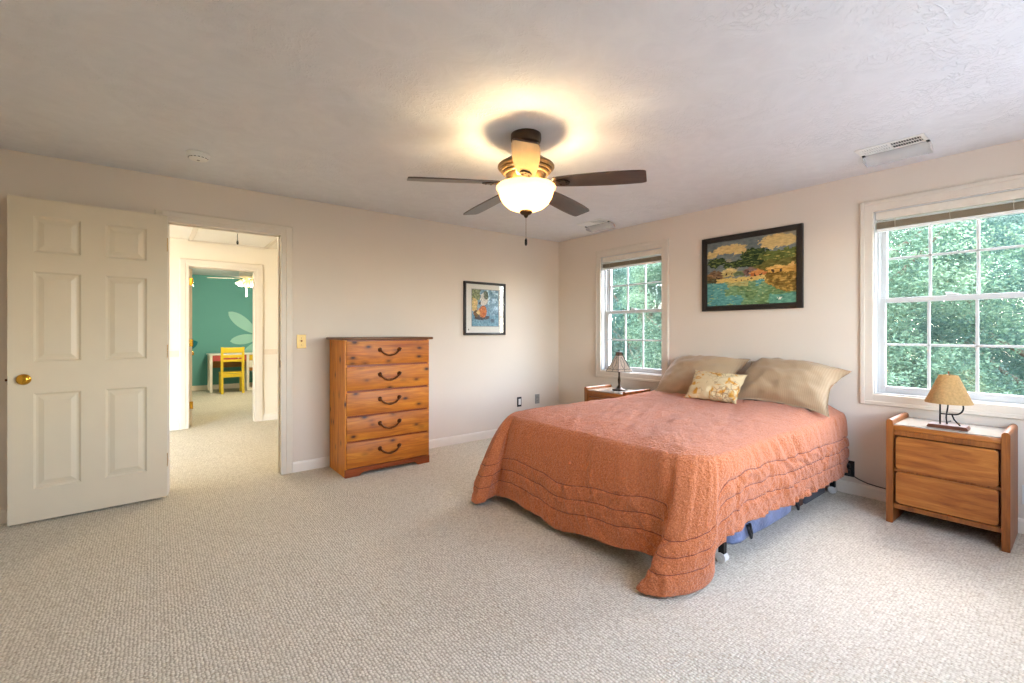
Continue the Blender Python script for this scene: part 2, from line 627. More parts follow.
# ------------------------------------------------------------------ room shell
def build_shell():
    b = BM(); box(b, -3.2, XW + 0.15, YN - 0.15, TY1 + 0.15, -0.12, 0.0)
    struct('floor', b, 'carpet')
    b = BM(); box(b, XN - 0.12, XW + 0.15, YN - 0.12, YW + 0.06, H, H + 0.12)
    struct('ceiling', b, 'ceiling_plaster')
    # wall with the doorway
    b = BM()
    y0, y1 = YW, YW + 0.115
    box(b, XN - 0.12, DX0 - 0.02, y0, y1, 0, H)
    box(b, DX1 + 0.02, XW + 0.15, y0, y1, 0, H)
    box(b, DX0 - 0.02, DX1 + 0.02, y0, y1, DH + 0.02, H)
    struct('wall_left', b, 'wall_paint')
    # window wall
    b = BM()
    x0, x1 = XW, XW + 0.15
    ys = [YN - 0.12, WA[0], WA[1], WB[0], WB[1], YW]
    box(b, x0, x1, ys[0], ys[1], 0, H)
    box(b, x0, x1, ys[2], ys[3], 0, H)
    box(b, x0, x1, ys[4], ys[5], 0, H)
    for w in (WA, WB):
        box(b, x0, x1, w[0], w[1], 0, WZ0)
        box(b, x0, x1, w[0], w[1], WZ1, H)
    struct('wall_right', b, 'wall_paint')
    # the two walls behind the camera; near one gets an added fill-light window
    b = BM()
    y0, y1 = YN - 0.12, YN
    nx0, nx1, nz0, nz1 = 1.15, 3.30, 0.75, 2.07
    box(b, XN - 0.12, nx0, y0, y1, 0, H)
    box(b, nx1, XW, y0, y1, 0, H)
    box(b, nx0, nx1, y0, y1, 0, nz0)
    box(b, nx0, nx1, y0, y1, nz1, H)
    struct('wall_near', b, 'wall_paint')
    b = BM()
    for xa in (nx0 - 0.07, (nx0 + nx1) / 2 - 0.05, nx1 - 0.03):
        box(b, xa, xa + 0.10, YN - 0.10, YN + 0.018, nz0 - 0.07, nz1 + 0.07)
    for za in (nz0 - 0.07, (nz0 + nz1) / 2 - 0.02, nz1 - 0.03):
        box(b, nx0 - 0.07, nx1 + 0.07, YN - 0.095, YN + 0.014, za, za + (0.04 if 1 < za < 1.6 else 0.10))
    struct('added_fill_window', b, 'window_white')  # unseen window, added to let fill daylight into the room
    b = BM(); box(b, XN - 0.12, XN, YN, YW, 0, H)
    struct('wall_back', b, 'wall_paint')
    # baseboards
    def bb(name, segs):
        b = BM()
        for s in segs:
            box(b, *s, 0.0, 0.072, 0.0)
            x0, x1, y0, y1 = s
            if x1 - x0 > y1 - y0:
                prism(b, [(y1, 0.072), (y0, 0.072), (y0 + 0.004, 0.086), (y1, 0.088)], 0, x0, x1)
            else:
                prism(b, [(x1, 0.072), (x0, 0.072), (x0 + 0.004, 0.086), (x1, 0.088)], 1, y0, y1)
        struct(name, b, 'baseboard_paint')
    bb('baseboard_left', [(XN, DX0 - 0.078, YW - 0.014, YW), (DX1 + 0.09, XW, YW - 0.014, YW)])
    bb('baseboard_right', [(XW - 0.014, XW, YN, YW - 0.014)])
    # hallway
    b = BM(); box(b, -3.2, 3.6, YW + 0.06, HY1 + 0.115, H, H + 0.1)
    struct('ceiling_hallway', b, 'hall_ceiling_paint')
    b = BM()
    ox0, ox1 = 0.333, 1.055
    box(b, -3.2, ox0 - 0.02, HY1, HY1 + 0.115, 0, H)
    box(b, ox1 + 0.02, 3.6, HY1, HY1 + 0.115, 0, H)
    box(b, ox0 - 0.02, ox1 + 0.02, HY1, HY1 + 0.115, DH + 0.02, H)
    struct('wall_hallway', b, 'hall_paint')
    b = BM()
    box(b, -3.3, -3.2, YW + 0.115, HY1, 0, H)
    struct('wall_hallway_left', b, 'hall_paint')
    b = BM()
    box(b, 3.5, 3.6, YW + 0.115, HY1, 0, H)
    struct('wall_hallway_right', b, 'hall_paint')
    b = BM()
    box(b, -3.2, ox0 - 0.095, HY1 - 0.006, HY1, 0.895, 0.965, 0.002, 1)
    box(b, ox1 + 0.10, 3.5, HY1 - 0.006, HY1, 0.895, 0.965, 0.002, 1)
    struct('trim_hallway_rail', b, 'hall_rail_paint')
    bb('baseboard_hallway', [(-3.2, ox0 - 0.10, HY1 - 0.014, HY1), (ox1 + 0.10, 3.5, HY1 - 0.014, HY1)])
    # attic hatch in the hallway ceiling
    b = BM()
    box(b, 0.38, 1.16, 5.35, 6.86, H - 0.012, H - 0.002, 0.003, 1)
    hatch = struct('trim_attic_hatch', b, 'hall_ceiling_paint')
    b = BM()
    for xa in (0.33, 1.16):
        box(b, xa, xa + 0.05, 5.3, 6.91, H - 0.02, H, 0.004, 1)
    box(b, 0.33, 1.21, 5.30, 5.35, H - 0.02, H, 0.004, 1)
    box(b, 0.33, 1.21, 6.86, 6.91, H - 0.02, H, 0.004, 1)
    obj('hatch_frame', b, 'trim_paint', hatch)
    b = BM()
    tube(b, [(0.755, 6.10, H - 0.012), (0.755, 6.10, H - 0.09)], 0.003, 6)
    lathe(b, [(0.0, -0.14), (0.010, -0.135), (0.012, -0.11), (0.006, -0.09), (0, -0.088)], (0.755, 6.10, H), 10)
    obj('pull_cord', b, 'dark_slot', hatch)
    # room beyond
    b = BM(); box(b, -1.2, 3.6, HY1 + 0.115, TY1 + 0.1, 2.375, 2.475)
    struct('ceiling_far_room', b, 'ceiling_plaster')
    b = BM(); box(b, -1.2, 3.6, TY1, TY1 + 0.1, 0, 2.375)
    wf = struct('wall_far_room', b, 'teal_paint')
    b = BM(); box(b, -1.3, -1.2, HY1 + 0.115, TY1 + 0.1, 0, 2.475)
    struct('wall_far_room_left', b, 'teal_paint')
    b = BM(); box(b, 3.6, 3.7, HY1 + 0.115, TY1 + 0.1, 0, 2.475)
    struct('wall_far_room_right', b, 'teal_paint')
    b = BM(); box(b, -1.2, 3.6, TY1 - 0.014, TY1, 0, 0.10, 0.004, 1)
    struct('baseboard_far_room', b, 'trim_paint')
    # leaves painted on the teal wall
    def leaf(p0, p1, wdt, mat, dz=0.0):
        b = BM()
        p0 = Vector((p0[0], p0[1])); p1 = Vector((p1[0], p1[1]))
        d = p1 - p0
        nrm = Vector((-d.y, d.x)).normalized()
        up, dn = [], []
        for i in range(15):
            t = i / 14
            w = wdt * (math.sin(PI * t ** 0.8)) ** 0.8 * 0.5
            c = p0 + d * t
            up.append(c + nrm * w)
            dn.append(c - nrm * w)
        poly = [tuple(p) for p in up] + [tuple(p) for p in reversed(dn[1:-1])]
        prism(b, poly, 1, TY1 - 0.003 - dz, TY1 + 0.002)
        obj('wall_leaf', b, mat, wf)
    leaf((1.235, 1.63), (1.80, 1.14), 0.24, 'mural_pale')
    leaf((1.265, 1.00), (1.86, 1.10), 0.21, 'mural_pale', 0.001)
    leaf((1.50, 0.66), (2.05, 1.06), 0.26, 'mural_pale', 0.002)
    leaf((0.70, 1.00), (0.28, 0.80), 0.20, 'mural_blue')

def build_casings():
    # bedroom doorway: jamb lining plus mitred casing with a rounded inner bead
    def casing(name, x0, x1, zt, yface, ydir, w=0.078, dep=0.115, strike=False):
        ya, yb = (yface - 0.018, yface) if ydir < 0 else (yface, yface + 0.018)
        b = BM()
        def leg(xa, xb, inner):
            prism(b, [(xa, min(ya, yb)), (xb, min(ya, yb)), (xb, max(ya, yb)), (xa, max(ya, yb))], 2, 0, zt + w)
        box(b, x0 - w, x0 + 0.004, ya, yb, 0, zt + w, 0.004, 2)
        box(b, x1 - 0.004, x1 + w + 0.010, ya, yb, 0, zt + w, 0.004, 2)
        box(b, x0, x1, ya, yb, zt - 0.004, zt + w, 0.004, 2)
        box(b, x0 - w + 0.006, x0 - 0.030, ya - 0.004, yb, 0, zt + w - 0.006, 0.003, 1)
        box(b, x1 + 0.036, x1 + w + 0.004, ya - 0.004, yb, 0, zt + w - 0.006, 0.003, 1)
        box(b, x0 - 0.032, x1 + 0.038, ya - 0.004, yb, zt + 0.034, zt + w - 0.006, 0.003, 1)
        return b
    def jamb(x0, x1, zt, ya, yb):
        b = BM()
        box(b, x0 - 0.02, x0, ya, yb, 0, zt)
        box(b, x1, x1 + 0.02, ya, yb, 0, zt)
        box(b, x0 - 0.02, x1 + 0.02, ya, yb, zt, zt + 0.02)
        # door stops
        ys = ya + 0.045
        box(b, x0, x0 + 0.011, ys, ys + 0.032, 0, zt)
        box(b, x1 - 0.011, x1, ys, ys + 0.032, 0, zt)
        box(b, x0, x1, ys, ys + 0.032, zt - 0.011, zt)
        return b
    t1 = struct('trim_1', casing('c', DX0, DX1, DH, YW, -1), 'trim_paint')
    obj('jamb', jamb(DX0, DX1, DH, YW - 0.002, YW + 0.117), 'trim_paint', t1)
    b = BM()
    box(b, DX1 - 0.003, DX1 + 0.001, YW + 0.008, YW + 0.034, 0.90, 0.96, 0.001, 1)
    obj('strike_plate', b, 'aged_brass', t1)
    b = BM()
    x0, x1 = 0.333, 1.055
    t2 = struct('trim_2', casing('c', x0, x1, DH, HY1, -1, w=0.092), 'trim_paint')
    obj('jamb', jamb(x0, x1, DH, HY1 - 0.002, HY1 + 0.117), 'trim_paint', t2)

def make_door(name, hinge, ang, wid, zt, knob=True):
    """a six-panel door; local x runs from hinge to free edge, local -y is the face shown"""
    root = struct_root(name, (hinge[0], hinge[1], 0))
    root.rotation_euler = (0, 0, ang)
    mw = Matrix.Translation(root.location) @ root.rotation_euler.to_matrix().to_4x4()
    th = 0.035
    b = BM()
    z0 = 0.014
    cols = [(0.115, 0.335), (0.455, 0.675)]
    k = wid / 0.785
    cols = [(a * k, c * k) for a, c in cols]
    rows = [(0.215, 0.815), (1.012, 1.580), (1.700, 1.930)]
    xs = [0, cols[0][0], cols[0][1], cols[1][0], cols[1][1], wid]
    for i in (0, 2, 4):
        box(b, xs[i], xs[i + 1], 0, th, z0, zt)
    for cx0, cx1 in cols:
        prev = z0
        for (za, zb) in rows + [(zt, zt)]:
            box(b, cx0, cx1, 0, th, prev, za)
            prev = zb
        for za, zb in rows:
            # moulding sloping in, then a raised field with sloped shoulders
            d1, w1, w2, w3 = 0.010, 0.012, 0.022, 0.048
            for face in (0, 1):
                def Y(d):
                    return d if face == 0 else th - d
                loops = []
                for (w, d) in ((0, 0), (w1, d1), (w2, d1), (w3, 0.002)):
                    loops.append([b.verts.new((x, Y(d), z)) for x, z in ((cx0 + w, za + w), (cx1 - w, za + w), (cx1 - w, zb - w), (cx0 + w, zb - w))])
                for l1, l2 in zip(loops, loops[1:]):
                    for q in range(4):
                        b.faces.new((l1[q], l1[(q + 1) % 4], l2[(q + 1) % 4], l2[q]))
                b.faces.new(loops[-1])
    b.transform(mw)
    obj('leaf', b, 'door_paint', root)
    if knob:
        b = BM()
        zc, xc = 0.905, wid - 0.068
        for sgn, y in ((-1, 0.0), (1, th)):
            seg = 24
            prof = [(0.0, 0.056), (0.014, 0.055), (0.024, 0.050), (0.029, 0.040), (0.026, 0.030), (0.014, 0.023), (0.011, 0.012), (0.030, 0.010), (0.034, 0.004), (0.034, 0.0)]
            if sgn > 0:
                prof = [(r, d * 0.6) for r, d in prof]
            b2 = BM()
            lathe(b2, prof, (0, 0, 0), seg)
            b2.transform(Matrix.Translation((xc, y, zc)) @ Matrix.Rotation(PI / 2 * (1 if sgn < 0 else -1), 4, 'X'))
            tmp = bpy.data.meshes.new('t')
            b2.to_mesh(tmp); b2.free()
            b.from_mesh(tmp)
            bpy.data.meshes.remove(tmp)
        b.transform(mw)
        obj('door_knob', b, 'brass', root, smooth=True)
        b = BM()
        box(b, wid - 0.0005, wid + 0.0015, 0.006, th - 0.006, zc - 0.028, zc + 0.028, 0.0005, 1)
        tube(b, [(wid, th / 2, zc), (wid + 0.012, th / 2, zc)], 0.008, 8)
        b.transform(mw)
        obj('latch', b, 'aged_brass', root)
    for z in (1.838, 1.062, 0.272):
        b = BM()
        tube(b, [(0.0, -0.004, z - 0.046), (0.0, -0.004, z + 0.046)], 0.0065, 10)
        tube(b, [(0.0, -0.004, z - 0.052), (0.0, -0.004, z - 0.046)], 0.005, 10)
        box(b, -0.0015, 0.0, 0.0, 0.030, z - 0.045, z + 0.045)
        b.transform(mw)
        obj('hinge', b, 'brass', root, angle=40)
    return root

build_shell()
build_casings()
# the bedroom door, folded back almost flat against the wall (local -y has to face the room)
_d0 = Vector((0.070, 4.160)); _d1 = Vector((-0.708, 4.124))
# mirrored builder: local x from hinge to free edge, so turn by ~180 deg and flip the face with +y
def bedroom_door():
    ang = math.atan2(_d1.y - _d0.y, _d1.x - _d0.x)
    d = make_door('door_1', (_d0.x, _d0.y), ang, (_d1 - _d0).length, 2.038)
    return d
bedroom_door()
make_door('door_2', (0.376, 7.055), math.radians(90), 0.70, 2.0)

# ------------------------------------------------------------------ windows
def make_window(name, y0, y1):
    root = struct_root(name, (XW, (y0 + y1) / 2, WZ0))
    cw = 0.075
    # picture-frame casing on the wall
    b = BM()
    xa, xb = XW - 0.020, XW
    for (a, c, d, e) in ((y0 - cw, y0 + 0.004, WZ0 - cw, WZ1 + cw), (y1 - 0.004, y1 + cw, WZ0 - cw, WZ1 + cw),
                         (y0, y1, WZ1 - 0.004, WZ1 + cw), (y0, y1, WZ0 - cw, WZ0 + 0.004)):
        box(b, xa, xb, a, c, d, e, 0.004, 2)
    ow = 0.03
    for (a, c, d, e) in ((y0 - cw + 0.003, y0 - cw + ow, WZ0 - cw + 0.003, WZ1 + cw - 0.003), (y1 + cw - ow, y1 + cw - 0.003, WZ0 - cw + 0.003, WZ1 + cw - 0.003),
                         (y0 - cw + ow, y1 + cw - ow, WZ1 + cw - ow, WZ1 + cw - 0.003), (y0 - cw + ow, y1 + cw - ow, WZ0 - cw + 0.003, WZ0 - cw + ow)):
        box(b, xa - 0.005, xb, a, c, d, e, 0.003, 1)
    obj('casing', b, 'window_casing_paint', root)
    # jamb box and tracks
    b = BM()
    jx0, jx1 = XW - 0.004, XW + 0.15
    jt = 0.012
    box(b, jx0, jx1, y0, y0 + jt, WZ0, WZ1)
    box(b, jx0, jx1, y1 - jt, y1, WZ0, WZ1)
    box(b, jx0, jx1, y0, y1, WZ1 - jt, WZ1)
    box(b, jx0, jx1, y0, y1, WZ0, WZ0 + jt)
    for (a, c) in ((y0 + jt, y0 + jt + 0.014), (y1 - jt - 0.014, y1 - jt)):
        box(b, XW + 0.050, XW + 0.058, a, c, WZ0 + jt, WZ1 - jt)
        box(b, XW + 0.092, XW + 0.100, a, c, WZ0 + jt, WZ1 - jt)
        box(b, XW + 0.132, XW + 0.15, a, c, WZ0 + jt, WZ1 - jt)
    obj('jamb', b, 'window_white', root)
    iy0, iy1 = y0 + jt + 0.002, y1 - jt - 0.002
    zm = 1.425
    def sash(nm, xs, za, zb, bot, top):
        st = 0.042
        b = BM()
        box(b, xs, xs + 0.032, iy0, iy0 + st, za, zb, 0.003, 1)
        box(b, xs, xs + 0.032, iy1 - st, iy1, za, zb, 0.003, 1)
        box(b, xs, xs + 0.032, iy0 + st, iy1 - st, za, za + bot, 0.003, 1)
        box(b, xs, xs + 0.032, iy0 + st, iy1 - st, zb - top, zb, 0.003, 1)
        s = obj(nm, b, 'window_white', root)
        gy0, gy1, gz0, gz1 = iy0 + st, iy1 - st, za + bot, zb - top
        b = BM()
        for k in (1, 2):
            yc = gy0 + (gy1 - gy0) * k / 3
            box(b, xs + 0.006, xs + 0.022, yc - 0.008, yc + 0.008, gz0, gz1, 0.003, 1)
        zc = (gz0 + gz1) / 2
        box(b, xs + 0.006, xs + 0.022, gy0, gy1, zc - 0.008, zc + 0.008, 0.003, 1)
        obj('muntins', b, 'window_white', s)
        b = BM()
        box(b, xs + 0.012, xs + 0.016, gy0 - 0.005, gy1 + 0.005, gz0 - 0.005, gz1 + 0.005)
        obj('pane', b, 'picture_glass', s)
        return s
    sash('upper_sash', XW + 0.101, zm - 0.015, WZ1 - jt, 0.036, 0.045)
    lo = sash('lower_sash', XW + 0.060, WZ0 + jt, zm + 0.018, 0.048, 0.034)
    b = BM()
    yc = (y0 + y1) / 2
    box(b, XW + 0.050, XW + 0.085, yc - 0.03, yc + 0.03, zm + 0.018, zm + 0.030, 0.004, 2)
    tube(b, [(XW + 0.068, yc, zm + 0.03), (XW + 0.068, yc, zm + 0.036), (XW + 0.05, yc + 0.03, zm + 0.036)], 0.005, 8)
    obj('sash_lock', b, 'window_white', lo)
    return root

def make_blind(y0, y1, label):
    """raised slatted blind bunched at the head of the window"""
    yc = (y0 + y1) / 2
    root = thing('window_blind', label, 'blind', (XW + 0.02, yc, WZ1 - 0.14), 0, 'raised window blinds')
    a, c = y0 + 0.015, y1 - 0.015
    zt = WZ1 - 0.013
    b = BM()
    box(b, XW + 0.001, XW + 0.046, a, c, zt - 0.052, zt, 0.002, 1)
    obj('headrail', b, 'blind_rail', root)
    b = BM()
    n = 9
    for k in range(n):
        z = zt - 0.074 - k * 0.0047
        sh = 0.0015 * math.sin(k * 2.3)
        prism(b, [(XW + 0.000 + sh, z), (XW + 0.025 + sh, z + 0.0022), (XW + 0.049 + sh, z), (XW + 0.049 + sh, z - 0.0022), (XW + 0.025 + sh, z - 0.0002), (XW + 0.000 + sh, z - 0.0022)], 1, a + 0.004, c - 0.004)
    obj('slat_stack', b, 'blind_slat', root)
    b = BM()
    box(b, XW + 0.002, XW + 0.047, a + 0.002, c - 0.002, zt - 0.136, zt - 0.117, 0.004, 2)
    obj('bottom_rail', b, 'blind_white', root)
    for f in (0.14, 0.5, 0.86):
        y = a + (c - a) * f
        b = BM()
        tube(b, [(XW - 0.001, y, zt - 0.050), (XW - 0.003, y + 0.002, zt - 0.085), (XW - 0.001, y, zt - 0.120)], 0.0016, 6)
        obj('ladder_cord', b, 'blind_rail', root)
    b = BM()
    box(b, XW + 0.004, XW + 0.044, a + 0.004, c - 0.004, zt - 0.068, zt - 0.0655)
    obj('top_slat', b, 'blind_white', root)
    return root

make_window('window_1', *WB)
make_window('window_2', *WA)
make_blind(*WB, 'raised beige slatted blind in the window nearest the room corner')
make_blind(*WA, 'raised beige slatted blind in the window above the oak nightstand')

# ------------------------------------------------------------------ ceiling fan
FX, FY = 1.704, 2.038
def make_fan():
    root = thing('ceiling_fan', 'dark-bladed bronze ceiling fan with glowing bowl light over the bedroom', 'ceiling fan', (FX, FY, H - 0.64))
    c = (FX, FY, 0)
    b = BM()
    lathe(b, [(0, H), (0.088, H), (0.089, H - 0.030), (0.082, H - 0.052), (0.050, H - 0.066), (0, H - 0.066)], c, 40)
    obj('canopy', b, 'bronze', root, angle=35)
    b = BM()
    tube(b, [(FX, FY, H - 0.05), (FX, FY, 2.22)], 0.020, 16)
    lathe(b, [(0.022, 2.262), (0.034, 2.256), (0.044, 2.240), (0.05, 2.222)], c, 24)
    obj('down_rod', b, 'bronze', root, angle=35)
    b = BM()
    lathe(b, [(0, 2.232), (0.045, 2.230), (0.085, 2.218), (0.120, 2.196), (0.140, 2.180), (0.158, 2.172), (0.165, 2.164), (0.165, 2.154), (0.158, 2.147), (0.150, 2.146), (0.151, 2.138), (0.145, 2.131),
              (0.136, 2.130), (0.136, 2.122), (0.130, 2.115), (0.120, 2.113), (0.112, 2.098), (0.100, 2.080), (0.092, 2.066), (0, 2.062)], c, 48)
    obj('motor_housing', b, 'bright_bronze', root, angle=30)
    b = BM()
    lathe(b, [(0, 2.064), (0.070, 2.064), (0.078, 2.050), (0.072, 2.028), (0.058, 2.018), (0, 2.016)], c, 36)
    sw = obj('light_fitter', b, 'bright_bronze', root, angle=35)
    # glass bowl, open at the top
    b = BM()
    outer = [(0.170, 2.046), (0.173, 2.040), (0.171, 2.032), (0.162, 2.024), (0.160, 2.012), (0.150, 1.980), (0.132, 1.950), (0.105, 1.926), (0.070, 1.911), (0.030, 1.904), (0.012, 1.903)]
    inner = [(r - 0.004 if r > 0.02 else r, z + 0.004) for r, z in reversed(outer)]
    lathe(b, outer + inner, c, 48, closed=True)
    obj('glass_bowl', b, 'frosted_bowl', root, smooth=True)
    b = BM()
    lathe(b, [(0, 1.925), (0.012, 1.92), (0.012, 1.908), (0.036, 1.906), (0.038, 1.897), (0.028, 1.886), (0.014, 1.880), (0.011, 1.872), (0.006, 1.866), (0, 1.864)], c, 24)
    tube(b, [(FX, FY, 1.92), (FX, FY, 2.02)], 0.004, 8)
    obj('finial', b, 'bronze', root, angle=40)
    b = BM()
    tube(b, [(FX, FY, 1.866), (FX, FY, 1.746)], 0.0013, 6)
    for k in range(24):
        lathe(b, [(0, 0.0022), (0.0019, 0), (0, -0.0022)], (FX, FY, 1.862 - k * 0.005), 6)
    pc = obj('pull_chain', b, 'bright_bronze', root)
    b = BM()
    lathe(b, [(0, 1.747), (0.004, 1.745), (0.0075, 1.735), (0.0075, 1.712), (0.004, 1.704), (0, 1.703)], c, 12)
    obj('chain_weight', b, 'dark_slot', pc, smooth=True)
    ang0 = math.atan2(-FY, -FX)
    DROOP = 3.0
    # one blade and its bracket along +x, then turned into place
    for k in range(5):
        a = ang0 + 2 * PI * k / 5
        R = Matrix.Translation((FX, FY, 2.066)) @ Matrix.Rotation(a, 4, 'Z') @ Matrix.Rotation(math.radians(DROOP), 4, 'Y')
        pitch = Matrix.Rotation(math.radians(-11), 4, 'X')
        b = BM()
        xs = [0.165, 0.172, 0.19, 0.23, 0.30, 0.38, 0.46, 0.54, 0.60, 0.645, 0.668, 0.676]
        hw = [0.036, 0.046, 0.050, 0.054, 0.060, 0.065, 0.068, 0.068, 0.066, 0.063, 0.058, 0.050]
        top = [[], []]; bot = [[], []]
        for x, w in zip(xs, hw):
            for s_, sg in ((0, 1), (1, -1)):
                top[s_].append(b.verts.new((x, sg * w, 0.004)))
                bot[s_].append(b.verts.new((x, sg * w, -0.004)))
        n = len(xs)
        for i in range(n - 1):
            b.faces.new((top[0][i], top[0][i + 1], top[1][i + 1], top[1][i]))
            b.faces.new((bot[0][i], bot[1][i], bot[1][i + 1], bot[0][i + 1]))
            b.faces.new((top[0][i], bot[0][i], bot[0][i + 1], top[0][i + 1]))
            b.faces.new((top[1][i], top[1][i + 1], bot[1][i + 1], bot[1][i]))
        b.faces.new((top[0][0], top[1][0], bot[1][0], bot[0][0]))
        b.faces.new((top[0][-1], bot[0][-1], bot[1][-1], top[1][-1]))
        b.transform(pitch)
        me_mat = R
        # the mesh keeps its own frame so the grain follows the blade
        me = bpy.data.meshes.new('blade')
        bmesh.ops.recalc_face_normals(b, faces=b.faces[:])
        b.to_mesh(me); b.free()
        me.materials.append(M['blade_wood'])
        o = bpy.data.objects.new('blade', me)
        COL.objects.link(o)
        o.parent = root
        o.location = Vector((FX, FY, 2.066)) - root.location
        o.rotation_euler = (Matrix.Rotation(a, 3, 'Z') @ Matrix.Rotation(math.radians(DROOP), 3, 'Y')).to_euler()
        b = BM()
        # bracket: arm from the motor, flared pad with screws under the blade root
        prism(b, [(0.085, -0.016), (0.15, -0.012), (0.18, -0.026), (0.215, -0.034), (0.25, -0.022), (0.262, 0.0), (0.25, 0.022), (0.215, 0.034), (0.18, 0.026), (0.15, 0.012), (0.085, 0.016)], 2, -0.011, -0.005)
        for (sx, sy) in ((0.205, 0.018), (0.205, -0.018), (0.24, 0.0)):
            lathe(b, [(0, -0.016), (0.006, -0.014), (0.007, -0.011), (0, -0.0105)], (sx, sy, 0), 10)
        b.transform(pitch)
        tube(b, [(0.075, 0, 0.022), (0.100, 0, 0.018), (0.125, 0, 0.002), (0.160, 0, -0.008)], [0.013, 0.013, 0.011, 0.009], 10)
        b.transform(R)
        obj('blade_bracket', b, 'bronze', root, angle=40)
    for s in (-1, 1):
        px, py = FX + s * 0.062 * math.sin(YAW), FY - s * 0.062 * math.cos(YAW)
        b = BM()
        lathe(b, [(0, 1.962), (0.014, 1.965), (0.024, 1.978), (0.025, 1.99), (0.018, 2.004), (0.011, 2.012), (0.011, 2.026), (0, 2.028)], (px, py, 0), 16)
        obj('bulb', b, 'bulb_glow', root, smooth=True)
        light('fan_bulb_light', 'POINT', (px, py, 1.985), FAN_POWER, (1.0, 0.75, 0.42), 0.06, root)
    return root
make_fan()

# ------------------------------------------------------------------ dresser
def make_dresser():
    x0, x1, yf, yb, zt = 1.226, 1.993, 3.779, 4.190, 1.155
    root = thing('dresser', 'tall orange knotty pine dresser with five drawers beside the doorway', 'dresser', ((x0 + x1) / 2, (yf + yb) / 2, 0))
    b = BM()
    box(b, x0, x0 + 0.019, yf, yb, 0, zt - 0.024, 0.001, 1)
    obj('side_panel', b, 'pine_upright_lit', root)
    b = BM()
    box(b, x1 - 0.019, x1, yf, yb, 0, zt - 0.024, 0.001, 1)
    obj('side_panel', b, 'pine_upright_lit', root)
    b = BM()
    box(b, x0 + 0.019, x1 - 0.019, yb - 0.008, yb - 0.002, 0.06, zt - 0.024)
    obj('back_panel', b, 'pine_upright_lit', root)
    b = BM()
    zs = [1.130, 0.917, 0.7055, 0.4985, 0.289, 0.066]
    for z in zs:
        box(b, x0 + 0.019, x1 - 0.019, yf + 0.006, yf + 0.05, z - 0.012, z + 0.012)
    obj('drawer_rails', b, 'pine_trim', root)
    b = BM()
    box(b, x0 - 0.030, x1 + 0.030, yf - 0.030, yb + 0.004, zt - 0.022, zt, 0.008, 3)
    obj('top', b, 'pine_top', root, angle=40)
    b = BM()
    poly = [(x0, 0), (x0 + 0.115, 0), (x0 + 0.125, 0.006), (x0 + 0.135, 0.020), (x0 + 0.155, 0.028), (x0 + 0.20, 0.030), (x1 - 0.20, 0.030), (x1 - 0.155, 0.028), (x1 - 0.135, 0.020), (x1 - 0.125, 0.006), (x1 - 0.115, 0), (x1, 0), (x1, 0.066), (x0, 0.066)]
    prism(b, poly, 1, yf - 0.008, yf + 0.012)
    obj('skirt', b, 'pine_trim', root)
    xc = (x0 + x1) / 2
    for i in range(5):
        za, zb = zs[i + 1] + 0.008, zs[i] - 0.008
        b = BM()
        box(b, x0 + 0.012, x1 - 0.004, yf - 0.010, yf + 0.010, za, zb, 0.004, 2)
        for (a, c, d, e) in ((x0 + 0.03, x0 + 0.042, yf + 0.01, yb - 0.03), (x1 - 0.042, x1 - 0.03, yf + 0.01, yb - 0.03)):
            box(b, a, c, d, e, za + 0.02, zb - 0.03)
        box(b, x0 + 0.042, x1 - 0.042, yf + 0.01, yb - 0.03, za + 0.02, za + 0.026)
        dr = obj('drawer', b, 'pine_long', root, angle=40)
        zc = (za + zb) / 2 + 0.012
        b = BM()
        yh = yf - 0.012
        for s in (-1, 1):
            # scrolled backplates and posts
            lathe2 = BM()
            lathe(lathe2, [(0, 0.018), (0.009, 0.016), (0.011, 0.009), (0.017, 0.004), (0.020, 0.0)], (0, 0, 0), 14)
            lathe2.transform(Matrix.Translation((xc + s * 0.088, yf - 0.010, zc + 0.012)) @ Matrix.Rotation(PI / 2, 4, 'X'))
            tm = bpy.data.meshes.new('t'); lathe2.to_mesh(tm); lathe2.free(); b.from_mesh(tm); bpy.data.meshes.remove(tm)
            tube(b, [(xc + s * 0.088, yf - 0.012, zc + 0.012), (xc + s * 0.098, yf - 0.011, zc + 0.022), (xc + s * 0.108, yf - 0.011, zc + 0.018)], [0.009, 0.007, 0.004], 8)
        pts, rs = [], []
        for k in range(17):
            t = k / 16
            u = (t - 0.5) * 2
            pts.append((xc + u * 0.088, yf - 0.020 - 0.012 * (1 - u * u), zc + 0.012 - 0.046 * (1 - abs(u) ** 2.6)))
            rs.append(0.0072 + 0.0040 * math.exp(-(u / 0.18) ** 2) + 0.0022 * math.exp(-((abs(u) - 0.55) / 0.10) ** 2))
        tube(b, pts, rs, 10)
        obj('bail_handle', b, 'aged_brass', dr, smooth=True)
    return root
make_dresser()

# ------------------------------------------------------------------ pictures
def fbm(x, y, s, o=4):
    v = 0; a = 0.5; f = s
    for _ in range(o):
        v += a * mnoise.noise(Vector((x * f, y * f, s * 3.1)))
        a *= 0.5; f *= 2
    return v

